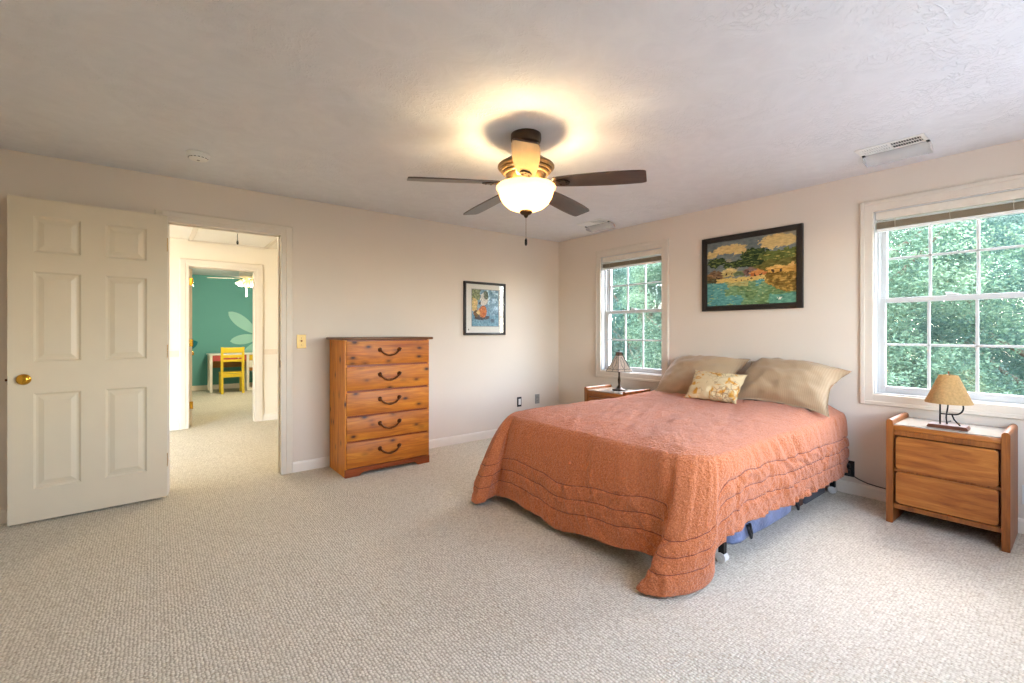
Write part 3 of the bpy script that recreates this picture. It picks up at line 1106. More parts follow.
def paint_landscape(u, v):
    n = fbm(u, v, 9); n2 = fbm(u + 5, v, 22); n3 = fbm(u - 3, v + 7, 5); n4 = fbm(u * 0.6 + 2, v * 2.2, 30, 3)
    ww = u + 0.045 * n2 + 0.02 * n4
    vv = v + 0.04 * n + 0.03 * n4
    k = 70 * n4 + 40 * n2
    def C(r, g, b, m=1.0):
        return (r + k * m, g + k * m, b + k * 0.8 * m)
    def blob(cx, cy, rx, ry):
        return ((ww - cx) / rx) ** 2 + ((vv - cy) / ry) ** 2 < 1 + 1.2 * n + 0.9 * n2
    col = C(118 + 40 * n3, 126 + 36 * n3, 124 + 30 * n3, 0.5)
    if blob(0.28, 0.86, 0.20, 0.07) or blob(0.80, 0.89, 0.20, 0.09) or blob(0.06, 0.80, 0.09, 0.04) or blob(0.40, 0.82, 0.09, 0.05):
        col = C(206, 178, 118, 0.7)
    elif n3 > 0.12:
        col = C(150, 146, 128, 0.5)
    if v < 0.665 + 0.05 * n and u > 0.52:
        col = C(104, 98, 44)
    if blob(0.13, 0.67, 0.11, 0.08) or blob(0.56, 0.70, 0.16, 0.13) or blob(0.38, 0.62, 0.11, 0.06) or blob(0.24, 0.62, 0.06, 0.05):
        col = C(40, 60, 30, 0.8)
        if n4 > 0.12:
            col = C(92, 104, 48)
    if blob(0.80, 0.69, 0.18, 0.06) or blob(0.95, 0.70, 0.12, 0.08):
        col = C(96, 104, 48)
        if n4 > 0.15:
            col = C(160, 144, 70)
    # the village: roofs, gables and pale walls
    def house(cx, w, base, eave, ridge, wall, roof, win):
        nonlocal col
        dx = (ww - cx) / w
        if abs(dx) < 1 and base < vv < eave:
            col = C(*wall)
            if win and abs(abs(dx) - 0.4) < 0.14 and base + 0.025 < vv < base + 0.06:
                col = C(62, 46, 36, 0.4)
        if eave <= vv < eave + (ridge - eave) * (1 - abs(dx) * 0.75) and abs(dx) < 1.12:
            col = C(*roof)
    house(0.10, 0.12, 0.40, 0.475, 0.565, (134, 102, 68), (116, 88, 64), True)
    house(0.02, 0.05, 0.38, 0.47, 0.52, (120, 92, 58), (176, 132, 88), False)
    house(0.28, 0.085, 0.44, 0.51, 0.585, (186, 166, 102), (206, 184, 124), True)
    house(0.40, 0.06, 0.44, 0.49, 0.52, (96, 110, 76), (120, 128, 88), False)
    house(0.52, 0.075, 0.44, 0.50, 0.575, (120, 92, 84), (132, 104, 98), True)
    house(0.60, 0.09, 0.40, 0.455, 0.515, (196, 116, 62), (206, 138, 74), True)
    house(0.80, 0.10, 0.42, 0.50, 0.555, (206, 156, 76), (216, 172, 96), True)
    house(0.96, 0.06, 0.34, 0.51, 0.57, (198, 150, 72), (206, 160, 90), True)
    if 0.36 < vv < 0.425 and ww < 0.80:
        col = C(214, 184, 108, 0.7)
        if ww < 0.12:
            col = C(74, 70, 44)
        elif n2 > 0.22:
            col = C(96, 74, 44)
    if vv <= 0.36:
        t_ = n3 + 0.9 * (0.40 - ww) + 0.4 * n
        if t_ > 0.05:
            col = C(92, 154, 150, 1.1)
        elif t_ > -0.22:
            col = C(112, 146, 104, 1.2)
        else:
            col = C(104, 132, 84, 1.2)
        if vv > 0.29 and 0.26 < ww < 0.50:
            col = C(172, 164, 104)
        if n4 > 0.26:
            col = C(166, 178, 128, 0.4)
        if ww > 0.72 and vv < 0.14:
            col = C(92, 148, 128, 1.1)
    if vv < 0.44 and vv > 0.16 + 0.9 * max(0, 0.86 - ww) and ww > 0.68:
        col = C(128, 100, 40, 1.3)
        if n2 > 0.12:
            col = C(170, 130, 58)
    if abs(ww - 0.82) < 0.018 and abs(vv - 0.085) < 0.014:
        col = (226, 226, 212)
    return col

def paint_still(u, v):
    n = fbm(u, v, 7); n2 = fbm(u + 4, v, 18)
    n4 = fbm(u + 9, v, 34, 3)
    uu, vv = u + 0.06 * n2 + 0.03 * n4, v + 0.05 * n + 0.03 * n4
    col = (122 + 50 * n, 158 + 40 * n, 176 + 40 * n)
    if vv < 0.30:
        col = (104 + 40 * n, 150 + 30 * n, 168 + 30 * n)
    if vv > 0.72 and uu < 0.30:
        col = (128 + 50 * n2, 136 + 40 * n2, 92 + 30 * n)
    def bl(cx, cy, rx, ry):
        return ((uu - cx) / rx) ** 2 + ((vv - cy) / ry) ** 2 < 1 + 0.5 * n2
    if vv > 0.45 and 0.58 < uu < 1 and n > 0.0:
        col = (176 + 40 * n2, 206 + 30 * n2, 220)
    if bl(0.45, 0.74, 0.14, 0.18):
        col = (214, 208, 196)
    if bl(0.52, 0.86, 0.09, 0.12):
        col = (92, 104, 84)
    if bl(0.10, 0.64, 0.12, 0.12) or bl(0.10, 0.50, 0.10, 0.10):
        col = (214 + 30 * n2, 184, 122)
    if bl(0.38, 0.24, 0.28, 0.07):
        col = (62, 60, 66)
    if bl(0.17, 0.34, 0.10, 0.10):
        col = (110 + 90 * n2, 84, 48)
    if bl(0.40, 0.40, 0.15, 0.15):
        col = (204 + 30 * n2, 112 + 40 * n2, 46)
    if bl(0.24, 0.36, 0.06, 0.06):
        col = (228, 196, 128)
    if bl(0.76, 0.16, 0.075, 0.065):
        col = (70, 96, 112)
    if bl(0.30, 0.62, 0.04, 0.05):
        col = (70, 72, 78)
    k = 90 * n4 + 50 * n2
    col = tuple(q + k for q in col)
    return col

def canvas(name, o3, du, dv, nu, nv, fn, mat, parent):
    """a grid of small dabs of paint; o3 is the lower-left corner"""
    b = BM()
    lay = b.loops.layers.float_color.new('Paint')
    vs_ = [[b.verts.new(Vector(o3) + Vector(du) * (i / nu) + Vector(dv) * (j / nv)) for i in range(nu + 1)] for j in range(nv + 1)]
    for j in range(nv):
        for i in range(nu):
            f = b.faces.new((vs_[j][i], vs_[j][i + 1], vs_[j + 1][i + 1], vs_[j + 1][i]))
            c = lin(tuple(max(0, min(255, q)) for q in fn((i + 0.5) / nu, (j + 0.5) / nv)))
            for lp in f.loops:
                lp[lay] = (*c, 1)
    return obj(name, b, mat, parent, recalc=False)

def make_painting():
    y0, y1, z0, z1 = 1.416, 2.262, 1.392, 2.066
    root = thing('framed_painting', 'black framed landscape painting of a waterside village above the bed', 'painting', (XW, (y0 + y1) / 2, z0))
    fw = 0.042
    b = BM()
    for (a, c, d, e) in ((y0, y0 + fw, z0, z1), (y1 - fw, y1, z0, z1), (y0 + fw, y1 - fw, z0, z0 + fw), (y0 + fw, y1 - fw, z1 - fw, z1)):
        box(b, XW - 0.030, XW - 0.001, a, c, d, e, 0.004, 2)
    for (a, c, d, e) in ((y0 + fw, y0 + fw + 0.006, z0 + fw, z1 - fw), (y1 - fw - 0.006, y1 - fw, z0 + fw, z1 - fw), (y0 + fw, y1 - fw, z0 + fw, z0 + fw + 0.006), (y0 + fw, y1 - fw, z1 - fw - 0.006, z1 - fw)):
        box(b, XW - 0.022, XW - 0.001, a, c, d, e)
    obj('frame', b, 'black_frame', root, angle=40)
    canvas('canvas', (XW - 0.014, y1 - fw, z0 + fw), (0, -(y1 - y0 - 2 * fw), 0), (0, 0, z1 - z0 - 2 * fw), 150, 118, paint_landscape, 'oil_canvas', root)

def make_print():
    x0, x1, z0, z1 = 2.636, 3.200, 1.166, 1.756
    root = thing('framed_print', 'small black framed print with white mat on the wall by the dresser', 'picture', ((x0 + x1) / 2, YW, z0))
    fw = 0.026
    b = BM()
    for (a, c, d, e) in ((x0, x0 + fw, z0, z1), (x1 - fw, x1, z0, z1), (x0 + fw, x1 - fw, z0, z0 + fw), (x0 + fw, x1 - fw, z1 - fw, z1)):
        box(b, a, c, YW - 0.028, YW - 0.001, d, e, 0.003, 2)
    obj('frame', b, 'black_frame', root, angle=40)
    ix0, ix1, iz0, iz1 = x0 + 0.105, x1 - 0.095, z0 + 0.10, z1 - 0.085
    b = BM()
    for (a, c, d, e) in ((x0 + fw, ix0, z0 + fw, z1 - fw), (ix1, x1 - fw, z0 + fw, z1 - fw), (ix0, ix1, z0 + fw, iz0), (ix0, ix1, iz1, z1 - fw)):
        box(b, a, c, YW - 0.014, YW - 0.010, d, e)
    mb = obj('mat', b, 'mat_board', root)
    b = BM()
    for (a, c, d, e) in ((ix0 - 0.007, ix0, iz0 - 0.007, iz1 + 0.007), (ix1, ix1 + 0.007, iz0 - 0.007, iz1 + 0.007), (ix0, ix1, iz0 - 0.007, iz0), (ix0, ix1, iz1, iz1 + 0.007)):
        box(b, a, c, YW - 0.0148, YW - 0.0142, d, e)
    obj('inner_border', b, 'grey_plastic', mb)
    b = BM()
    lathe(b, [(0, 0.0012), (0.007, 0.0012), (0.007, 0), (0, 0)], (0, 0, 0), 12)
    b.transform(Matrix.Translation((x0 + 0.062, YW - 0.0141, z0 + 0.060)) @ Matrix.Rotation(PI / 2, 4, 'X'))
    obj('seal', b, 'dark_slot', mb)
    canvas('print', (ix0, YW - 0.012, iz0), (ix1 - ix0, 0, 0), (0, 0, iz1 - iz0), 70, 84, paint_still, 'print_paper', root)
    b = BM()
    box(b, x0 + fw - 0.003, x1 - fw + 0.003, YW - 0.021, YW - 0.019, z0 + fw - 0.003, z1 - fw + 0.003)
    obj('glazing', b, 'picture_glass', root)
make_painting()
make_print()

# ------------------------------------------------------------------ bed
BX0, BX1, BY0, BY1 = 2.06, 4.03, 1.16, 2.67
def make_bed():
    root = thing('bed', 'queen bed on a black metal frame between the two windows', 'bed', ((BX0 + BX1) / 2, (BY0 + BY1) / 2, 0))
    b = BM(); box(b, BX0, BX1, BY0, BY1, 0.375, 0.595, 0.05, 4)
    obj('mattress', b, 'mattress_cloth', root, angle=50)
    b = BM(); box(b, BX0 + 0.015, BX1, BY0 + 0.01, BY1 - 0.01, 0.19, 0.37, 0.012, 2)
    obj('box_spring', b, 'mattress_cloth', root, angle=50)
    b = BM()
    for y in (BY0 + 0.012, BY1 - 0.012):
        s = 1 if y < 2 else -1
        box(b, BX0 + 0.08, BX1 - 0.01, y - 0.002, y + 0.002, 0.15, 0.22)
        box(b, BX0 + 0.08, BX1 - 0.01, min(y, y + s * 0.04), max(y, y + s * 0.04), 0.183, 0.187)
    for x in (2.33, 3.2, 3.98):
        box(b, x - 0.02, x + 0.02, BY0 + 0.012, BY1 - 0.012, 0.14, 0.144)
        box(b, x - 0.002, x + 0.002, BY0 + 0.012, BY1 - 0.012, 0.105, 0.144)
    obj('frame_rails', b, 'black_metal', root)
    for (x, y) in ((2.333, 1.192), (3.975, 1.192), (2.333, 2.63), (3.975, 2.63), (3.2, 1.915)):
        b = BM()
        box(b, x - 0.016, x + 0.016, y - 0.016, y + 0.016, 0.045, 0.185, 0.003, 1)
        lg = obj('leg', b, 'black_metal', root)
        b = BM()
        tube(b, [(x - 0.020, y, 0.026), (x + 0.020, y, 0.026)], 0.026, 16)
        tube(b, [(x - 0.026, y, 0.026), (x + 0.026, y, 0.026)], 0.008, 10)
        obj('caster', b, 'white_plastic', lg, angle=40)
    return root
make_bed()

def vnoise(x, y):
    """smooth value noise on arrays"""
    xi = np.floor(x).astype(int); yi = np.floor(y).astype(int)
    xf = x - xi; yf = y - yi
    xf = xf * xf * (3 - 2 * xf); yf = yf * yf * (3 - 2 * yf)
    def hsh(a, b):
        h = (a * 374761393 + b * 668265263) & 0x7fffffff
        h = ((h ^ (h >> 13)) * 1274126177) & 0x7fffffff
        return ((h ^ (h >> 16)) & 0xffff) / 65535.0 * 2 - 1
    a = hsh(xi, yi); b = hsh(xi + 1, yi); c = hsh(xi, yi + 1); d = hsh(xi + 1, yi + 1)
    return (a * (1 - xf) + b * xf) * (1 - yf) + (c * (1 - xf) + d * xf) * yf

def make_comforter():
    # path round the top edge of the bed: left side, foot, right side
    L0, L1 = BY1 + 0.000, BY0 - 0.005
    xf, xh, r = 2.035, 4.035, 0.15
    key = []   # path point, outward normal
    def seg_pts(p, q, n, nrm):
        for i in range(n):
            t = i / n
            key.append((p[0] + (q[0] - p[0]) * t, p[1] + (q[1] - p[1]) * t, nrm[0], nrm[1]))
    NSID, NARC, NFT = 210, 70, 150
    seg_pts((xh, L0), (xf + r, L0), NSID, (0, 1))
    for i in range(NARC):
        a = PI / 2 + (PI / 2) * i / NARC
        key.append((xf + r + r * math.cos(a), L0 - r + r * math.sin(a), math.cos(a), math.sin(a)))
    seg_pts((xf, L0 - r), (xf, L1 + r), NFT, (-1, 0))
    for i in range(NARC):
        a = PI + (PI / 2) * i / NARC
        key.append((xf + r + r * math.cos(a), L1 + r + r * math.sin(a), math.cos(a), math.sin(a)))
    seg_pts((xf + r, L1), (xh, L1), NSID, (0, -1))
    key.append((xh, L1, 0, -1))
    K = np.array(key)
    n = len(K)
    # stations in plain index units: 0..NSID left, arc, foot, arc, right
    iA = NSID; iB = NSID + NARC; iC = iB + NFT; iD = iC + NARC; iE = n - 1
    def right(x):
        return iD + (x - (xf + r)) / (xh - xf - r) * (iE - iD)
    def left(x):
        return (xh - x) / (xh - xf - r) * NSID
    def foot(y):
        return iB + ((L0 - r) - y) / (L0 - r - L1 - r) * NFT
    # control list: station, hem x, hem y, hem z, belly (push of the lower curve along the normal)
    ctl = [
        (left(4.03), 4.03, L0 + 0.05, 0.20, 0.0), (left(3.4), 3.4, L0 + 0.06, 0.19, 0.0), (left(2.7), 2.7, L0 + 0.07, 0.17, 0.0), (left(2.3), 2.28, L0 + 0.06, 0.13, 0.0),
        (iA + 8, 2.04, L0 + 0.05, 0.06, 0.0), (iA + 24, 1.86, L0 + 0.05, 0.020, 0.02), (iA + 38, 1.745, L0 + 0.02, 0.016, 0.03), (iA + 52, 1.735, L0 - 0.06, 0.016, 0.02), (iA + 63, 1.81, L0 - 0.095, 0.03, -0.03),
        (foot(2.56), 1.885, 2.60, 0.055, -0.03), (foot(2.4), 1.882, 2.42, 0.082, 0.0), (foot(2.2), 1.88, 2.20, 0.066, 0.0), (foot(2.0), 1.875, 1.99, 0.034, 0.0),
        (foot(1.75), 1.88, 1.74, 0.066, 0.0), (foot(1.55), 1.885, 1.53, 0.080, 0.0), (foot(1.42), 1.90, 1.40, 0.11, -0.01),
        (iC + 4, 1.915, 1.285, 0.115, -0.03), (iC + 11, 1.865, 1.275, 0.060, 0.0), (iC + 17, 1.745, 1.305, 0.016, 0.0), (iC + 25, 1.738, 1.255, 0.015, 0.0),
        (iC + 36, 1.775, 1.190, 0.015, 0.0), (iC + 46, 1.870, 1.135, 0.016, 0.0), (iC + 54, 1.985, 1.106, 0.018, 0.0), (iC + 60, 2.060, 1.090, 0.045, 0.0),
        (iC + 65, 2.090, 1.115, 0.15, -0.02), (right(2.22), 2.20, 1.095, 0.205, 0.0), (right(2.36), 2.36, 1.085, 0.222, 0.0), (right(2.63), 2.63, 1.080, 0.228, 0.0),
        (right(2.92), 2.92, 1.080, 0.198, 0.0), (right(3.07), 3.07, 1.08, 0.203, 0.0), (right(3.4), 3.4, 1.08, 0.196, 0.0), (right(3.84), 3.84, 1.105, 0.172, 0.0), (iE, 4.03, 1.125, 0.165, 0.0)]
    C = np.array(ctl)
    st = np.arange(n)
    Hx, Hy, Hz, Bl = (np.interp(st, C[:, 0], C[:, k]) for k in (1, 2, 3, 4))
    def smooth(a, w=7):
        ker = np.hanning(w + 2)[1:-1]; ker /= ker.sum()
        p = np.pad(a, w // 2, mode='edge')
        return np.convolve(p, ker, 'valid')
    Hx, Hy, Hz, Bl = smooth(Hx), smooth(Hy), smooth(Hz), smooth(Bl, 9)
    ds = np.hypot(np.gradient(K[:, 0]), np.gradient(K[:, 1]))
    dh = np.hypot(np.gradient(Hx), np.gradient(Hy))
    s_len = np.cumsum(np.maximum(ds, dh))
    Hz = Hz + 0.010 * vnoise(s_len * 9, st * 0 + 3.0) * (Hz > 0.03)
    NIN, NDR = 46, 84
    ztop = 0.602
    # drop part
    E = np.stack([K[:, 0], K[:, 1], np.full(n, ztop)], 1)
    N3 = np.stack([K[:, 2], K[:, 3], np.zeros(n)], 1)
    Hm = np.stack([Hx, Hy, Hz], 1)
    P1 = E + N3 * (0.080 - 0.035 * np.clip((E[:, :1] - 3.4) / 0.5, 0, 1))
    P2 = E * 0.42 + Hm * 0.58
    P2[:, 2] = Hz + (ztop - Hz) * 0.52
    P2 = P2 + N3 * (0.03 + Bl[:, None] * 1.6)
    # the fold at the near corner: a narrow ridge that widens into a tongue on the carpet
    fc = np.array([(iC - 6, 1.900, 1.33, 0.30, 0.0), (iC + 4, 1.945, 1.255, 0.28, 1.0), (iC + 14, 1.900, 1.205, 0.22, 1.0), (iC + 26, 1.893, 1.165, 0.20, 1.0), (iC + 38, 1.915, 1.125, 0.20, 1.0),
                   (iC + 50, 1.965, 1.085, 0.21, 1.0), (iC + 58, 2.005, 1.070, 0.23, 1.0), (iC + 66, 2.055, 1.100, 0.30, 1.0), (iC + 78, 2.12, 1.08, 0.34, 0.0)])
    fw = np.interp(st, fc[:, 0], fc[:, 4])[:, None]
    FP = smooth(np.interp(st, fc[:, 0], fc[:, 1])), smooth(np.interp(st, fc[:, 0], fc[:, 2])), smooth(np.interp(st, fc[:, 0], fc[:, 3]))
    P2 = P2 * (1 - fw) + np.stack(FP, 1) * fw
    tt = np.linspace(0, 1, NDR + 1)[:, None, None]
    B_ = (1 - tt) ** 3 * E[None] + 3 * (1 - tt) ** 2 * tt * P1[None] + 3 * (1 - tt) * tt ** 2 * P2[None] + tt ** 3 * Hm[None]
    # arc length from the hem
    seg = np.linalg.norm(np.diff(B_, axis=0), axis=2)
    dist = np.concatenate([np.cumsum(seg[::-1], axis=0)[::-1], np.zeros((1, n))], 0)
    # normals
    du = np.gradient(B_, axis=1); dv = np.gradient(B_, axis=0)
    nn = np.cross(dv, du)
    nn /= np.maximum(np.linalg.norm(nn, axis=2, keepdims=True), 1e-9)
    flip = np.sum(nn * (N3[None] + np.array([0, 0, 0.4])), axis=2, keepdims=True) < 0
    nn = np.where(flip, -nn, nn)
    S = np.broadcast_to(s_len[None], dist.shape)
    lines = (0.105, 0.185, 0.262)
    gro = np.zeros_like(dist)
    for d in lines:
        gro += np.exp(-((dist - d) / 0.008) ** 2)
    band = 1 / (1 + np.exp((dist - 0.27) / 0.008))
    sidew = 0.8 + 0.4 * ((st > iD) | (st < iA))[None]
    warp = 0.12 * vnoise(S * 4, dist * 6)
    puck = vnoise(S * 19 + warp * 40, dist * 9 + 5) * 0.6 + vnoise(S * 38 + dist * 24, dist * 12) * 0.4
    vert = vnoise(S * 20 + 1.5 * dist, dist * 2.2 + 11) * 0.65 + vnoise(S * 9 - 2.0 * dist, dist * 2 + 2) * 0.35
    edge = np.clip((tt[:, :, 0] - 0.04) / 0.25, 0, 1)
    disp = band * (0.0050 + 0.0135 * puck * sidew) - 0.0060 * gro + (1 - band) * 0.0095 * vert * edge
    disp *= np.clip((Hm[None, :, 2] * 0 + B_[:, :, 2] - 0.004) / 0.03, 0.25, 1)
    # two deep diagonal folds on the right-hand side near the middle
    for xc_, slope in ((3.02, 0.55), (2.86, 0.5), (2.72, 0.45)):
        q = (B_[:, :, 0] - (xc_ - (0.56 - B_[:, :, 2]) * -slope)) / 0.035
        wgt = np.exp(-q * q) * np.clip((B_[:, :, 2] - 0.40) / 0.06, 0, 1) * (st > iD)[None] * np.clip((0.60 - B_[:, :, 2]) / 0.04, 0, 1)
        disp -= 0.014 * wgt
    D = B_ + nn * disp[:, :, None]
    D[:, :, 2] = np.maximum(D[:, :, 2], 0.012)
    # top part: from the edge in to a spine
    spx = np.clip(K[:, 0], 2.85, 4.04)
    Sp = np.stack([spx, np.full(n, (L0 + L1) / 2)], 1)
    ti = np.linspace(0, 1, NIN + 1)[1:]
    ti = ti ** 1.5
    XY = E[None, :, :2] * (1 - ti[:, None, None]) + Sp[None] * ti[:, None, None]
    de = np.linalg.norm(XY - E[None, :, :2], axis=2)
    X, Y = XY[..., 0], XY[..., 1]
    crown = 0.046 * (1 - np.exp(-de / 0.15))
    head = 0.034 * np.clip((X - 3.2) / 0.8, 0, 1)
    fold = np.clip(de / 0.12, 0, 1)
    wr = 0.007 * vnoise(X * 3.2 + Y * 2.2, Y * 6.5 - X * 1.2) + 0.0065 * vnoise(X * 5 + Y * 7, Y * 18 - X * 9) + 0.003 * vnoise(X * 30, Y * 34)
    dent = 0.010 * np.exp(-((X - 3.1) / 0.45) ** 2 - ((Y - 1.95) / 0.5) ** 2)
    Z = ztop + crown + head * fold + wr * fold - dent
    Z = np.where(True, Z, Z)
    T = np.stack([X, Y, Z], 2)
    allr = np.concatenate([T[::-1], D], 0)
    alld = np.concatenate([dist[0][None] + de[::-1], dist], 0)
    rows = allr.shape[0]
    me = bpy.data.meshes.new('comforter')
    verts = allr.reshape(-1, 3)
    idx = np.arange(rows * n).reshape(rows, n)
    quads = np.stack([idx[:-1, :-1], idx[1:, :-1], idx[1:, 1:], idx[:-1, 1:]], -1).reshape(-1, 4)
    c0 = np.array([(BX0 + BX1) / 2, (BY0 + BY1) / 2, 0.0])
    me.from_pydata((verts - c0).tolist(), [], quads.tolist())
    uv = me.uv_layers.new(name='UVMap')
    lv = np.empty(len(me.loops), dtype=np.int32)
    me.loops.foreach_get('vertex_index', lv)
    su = np.broadcast_to(s_len[None], (rows, n)).reshape(-1)
    sv = alld.reshape(-1)
    uv.data.foreach_set('uv', np.stack([su[lv], sv[lv]], 1).astype(np.float32).reshape(-1))
    me.materials.append(M['comforter_cloth'])
    b = BM(); b.from_mesh(me)
    bmesh.ops.remove_doubles(b, verts=b.verts[:], dist=1e-5)
    bmesh.ops.recalc_face_normals(b, faces=b.faces[:])
    up = sum(f.normal.z * f.calc_area() for f in b.faces)
    if up < 0:
        bmesh.ops.reverse_faces(b, faces=b.faces[:])
    b.to_mesh(me); b.free()
    for p in me.polygons:
        p.use_smooth = True
    o = bpy.data.objects.new('comforter', me)
    COL.objects.link(o)
    o.location = c0
    sol = o.modifiers.new('thickness', 'SOLIDIFY')
    sol.thickness = 0.011
    sol.offset = -1.0
    tag(o, 'salmon orange quilted comforter draped over the bed with corners reaching the carpet', 'comforter')
make_comforter()

def make_pillow(name, label, cat, mat, w, h, th, loc, rot, pinch=0.06, sag=0.0, seed=1, group=None, flange=0.0, curl=0.0):
    """soft pillow: w along local x, h along local y, thickness along local z"""
    nu, nv = 56, 40
    b = BM()
    r2 = random.Random(seed)
    off = r2.random() * 50
    def pt(u, v, s):
        # corners stand out, edges bow in
        ex = 1 - pinch * (1 - v * v) * abs(u) ** 3
        ey = 1 - pinch * 1.3 * (1 - u * u) * abs(v) ** 3
        x, y = u * w / 2 * ex, v * h / 2 * ey
        uu, vv = min(1.0, abs(u) / (1 - flange)), min(1.0, abs(v) / (1 - flange * w / h))
        k = max(0.0, (1 - uu ** 2.2)) ** 0.60 * max(0.0, (1 - vv ** 2.2)) ** 0.60
        wr = 0.16 * mnoise.noise(Vector((u * 2.2 + off, v * 2.2, s))) + 0.10 * mnoise.noise(Vector((u * 5 + v * 2 + off, v * 5 - u * 2, s * 2)))
        z = s * th / 2 * k * (1 + wr)
        ang = math.atan2(v * h, u * w)
        rr = math.hypot(u, v)
        z += s * 0.009 * min(1, k * 2) * (1 - k) * math.sin(ang * 13 + off + 2 * rr)
        z += 0.016 * mnoise.noise(Vector((u * 2.6 + off, v * 3.0, 7.7))) * (1 - 0.6 * k)
        z += sag * (u * u) * 0.5 - sag * 0.2
        z += curl * max(0.0, abs(u) - 0.55) * max(0.0, v) 
        return (x, y, z)
    grid = {}
    for s in (1, -1):
        for j in range(nv + 1):
            for i in range(nu + 1):
                u, v = -1 + 2 * i / nu, -1 + 2 * j / nv
                edge = i in (0, nu) or j in (0, nv)
                if s == -1 and edge:
                    grid[(s, i, j)] = grid[(1, i, j)]
                else:
                    grid[(s, i, j)] = b.verts.new(pt(math.sin(u * PI / 2) * 0.35 + u * 0.65, math.sin(v * PI / 2) * 0.35 + v * 0.65, s))
    for s in (1, -1):
        for j in range(nv):
            for i in range(nu):
                q = (grid[(s, i, j)], grid[(s, i + 1, j)], grid[(s, i + 1, j + 1)], grid[(s, i, j + 1)])
                try:
                    b.faces.new(q if s == 1 else tuple(reversed(q)))
                except ValueError:
                    pass
    me = bpy.data.meshes.new(name)
    b.to_mesh(me); b.free()
    for p in me.polygons:
        p.use_smooth = True
    me.materials.append(M[mat])
    o = bpy.data.objects.new(name, me)
    COL.objects.link(o)
    o.location = loc
    o.rotation_euler = rot.to_euler()
    tag(o, label, cat, group)
    return o

def face_rot(tilt, yaw=0.0, roll=0.0):
    """pillow face toward -x (the foot of the bed), width along -y, leaning back by tilt from vertical"""
    # columns: local x -> world -y, local y -> up along the lean, local z -> out towards the room
    up = Vector((math.sin(tilt), 0, math.cos(tilt)))
    out = Vector((-math.cos(tilt), 0, math.sin(tilt)))
    lx = Vector((0, -1, 0))
    m = Matrix((lx, up, out)).transposed()
    return Matrix.Rotation(yaw, 3, 'Z') @ m @ Matrix.Rotation(roll, 3, 'Z')

make_pillow('pillow', 'large taupe pillow on the right half of the bed head, leaning on the wall', 'pillow', 'pillow_cloth',
            0.73, 0.51, 0.26, (3.81, 1.462, 0.814), face_rot(math.radians(46), 0.05, -0.07), seed=3, group='taupe bed pillows', pinch=0.15, flange=0.05, curl=-0.20)
make_pillow('pillow', 'taupe pillow on the window-side half of the bed head, behind the floral cushion', 'pillow', 'pillow_cloth',
            0.74, 0.52, 0.25, (3.785, 2.165, 0.808), face_rot(math.radians(42), -0.05, 0.02), seed=9, group='taupe bed pillows', pinch=0.13, flange=0.05, curl=-0.15)
make_pillow('cushion', 'small cream and yellow floral cushion in front of the two taupe pillows', 'cushion', 'floral_cloth',
            0.42, 0.29, 0.13, (3.53, 1.865, 0.765), face_rot(math.radians(42), 0.10, -0.04), seed=5, pinch=0.09)

def make_under_bed():
    # soft blue storage bag
    root = thing('storage_bag', 'blue plastic storage bag lying under the side of the bed', 'bag', (2.95, 1.55, 0))
    b = BM()
    vs_ = box(b, 2.53, 3.40, 1.225, 1.88, 0.004, 0.125, 0.0)
    bmesh.ops.subdivide_edges(b, edges=b.edges[:], cuts=9, use_grid_fill=True)
    for v in b.verts:
        p = v.co
        k = mnoise.noise(p * 7) * 0.016 + mnoise.noise(p * 18) * 0.006
        cx, cy = (p.x - 2.965) / 0.435, (p.y - 1.552) / 0.33
        if p.z > 0.05:
            p.z += 0.012 * (1 - cx * cx) + k * 0.8
        p.x += k * 0.6
        p.y = max(1.212, p.y + k)
        if abs(cx) > 0.9 and abs(cy) > 0.9:
            p.x -= 0.02 * cx; p.y -= 0.02 * cy
        p.z = max(0.002, p.z)
    bmesh.ops.smooth_vert(b, verts=b.verts[:], factor=0.5, use_axis_x=True, use_axis_y=True, use_axis_z=True)
    for v in b.verts:
        v.co.z = max(0.002, v.co.z)
    body = obj('bag_body', b, 'blue_plastic', root, smooth=True)
    for x in (2.68, 3.355):
        b = BM()
        tube(b, [(x - 0.015, 1.215, 0.10), (x - 0.018, 1.204, 0.06), (x - 0.004, 1.200, 0.028), (x + 0.012, 1.204, 0.05), (x + 0.012, 1.215, 0.10)], 0.009, 8)
        obj('strap', b, 'black_plastic', root, smooth=True)
    # flat case
    root = thing('storage_box', 'grey flat storage box under the head end of the bed', 'box', (3.75, 1.55, 0))
    b = BM(); box(b, 3.555, 3.925, 1.225, 1.80, 0.002, 0.095, 0.010, 2)
    obj('box_body', b, 'grey_box', root, angle=40)
    b = BM(); box(b, 3.545, 3.935, 1.216, 1.81, 0.096, 0.132, 0.008, 2)
    obj('lid', b, 'grey_box', root, angle=40)
    b = BM(); box(b, 3.70, 3.78, 1.210, 1.217, 0.085, 0.12, 0.002, 1)
    obj('clasp', b, 'steel', root)
    b = BM(); box(b, 3.465, 3.535, 1.235, 1.70, 0.001, 0.115, 0.004, 1)
    tag(obj('album', b, 'brown_box', None, angle=40), 'brown slim case standing between the blue bag and grey box under the bed', 'case')
make_under_bed()

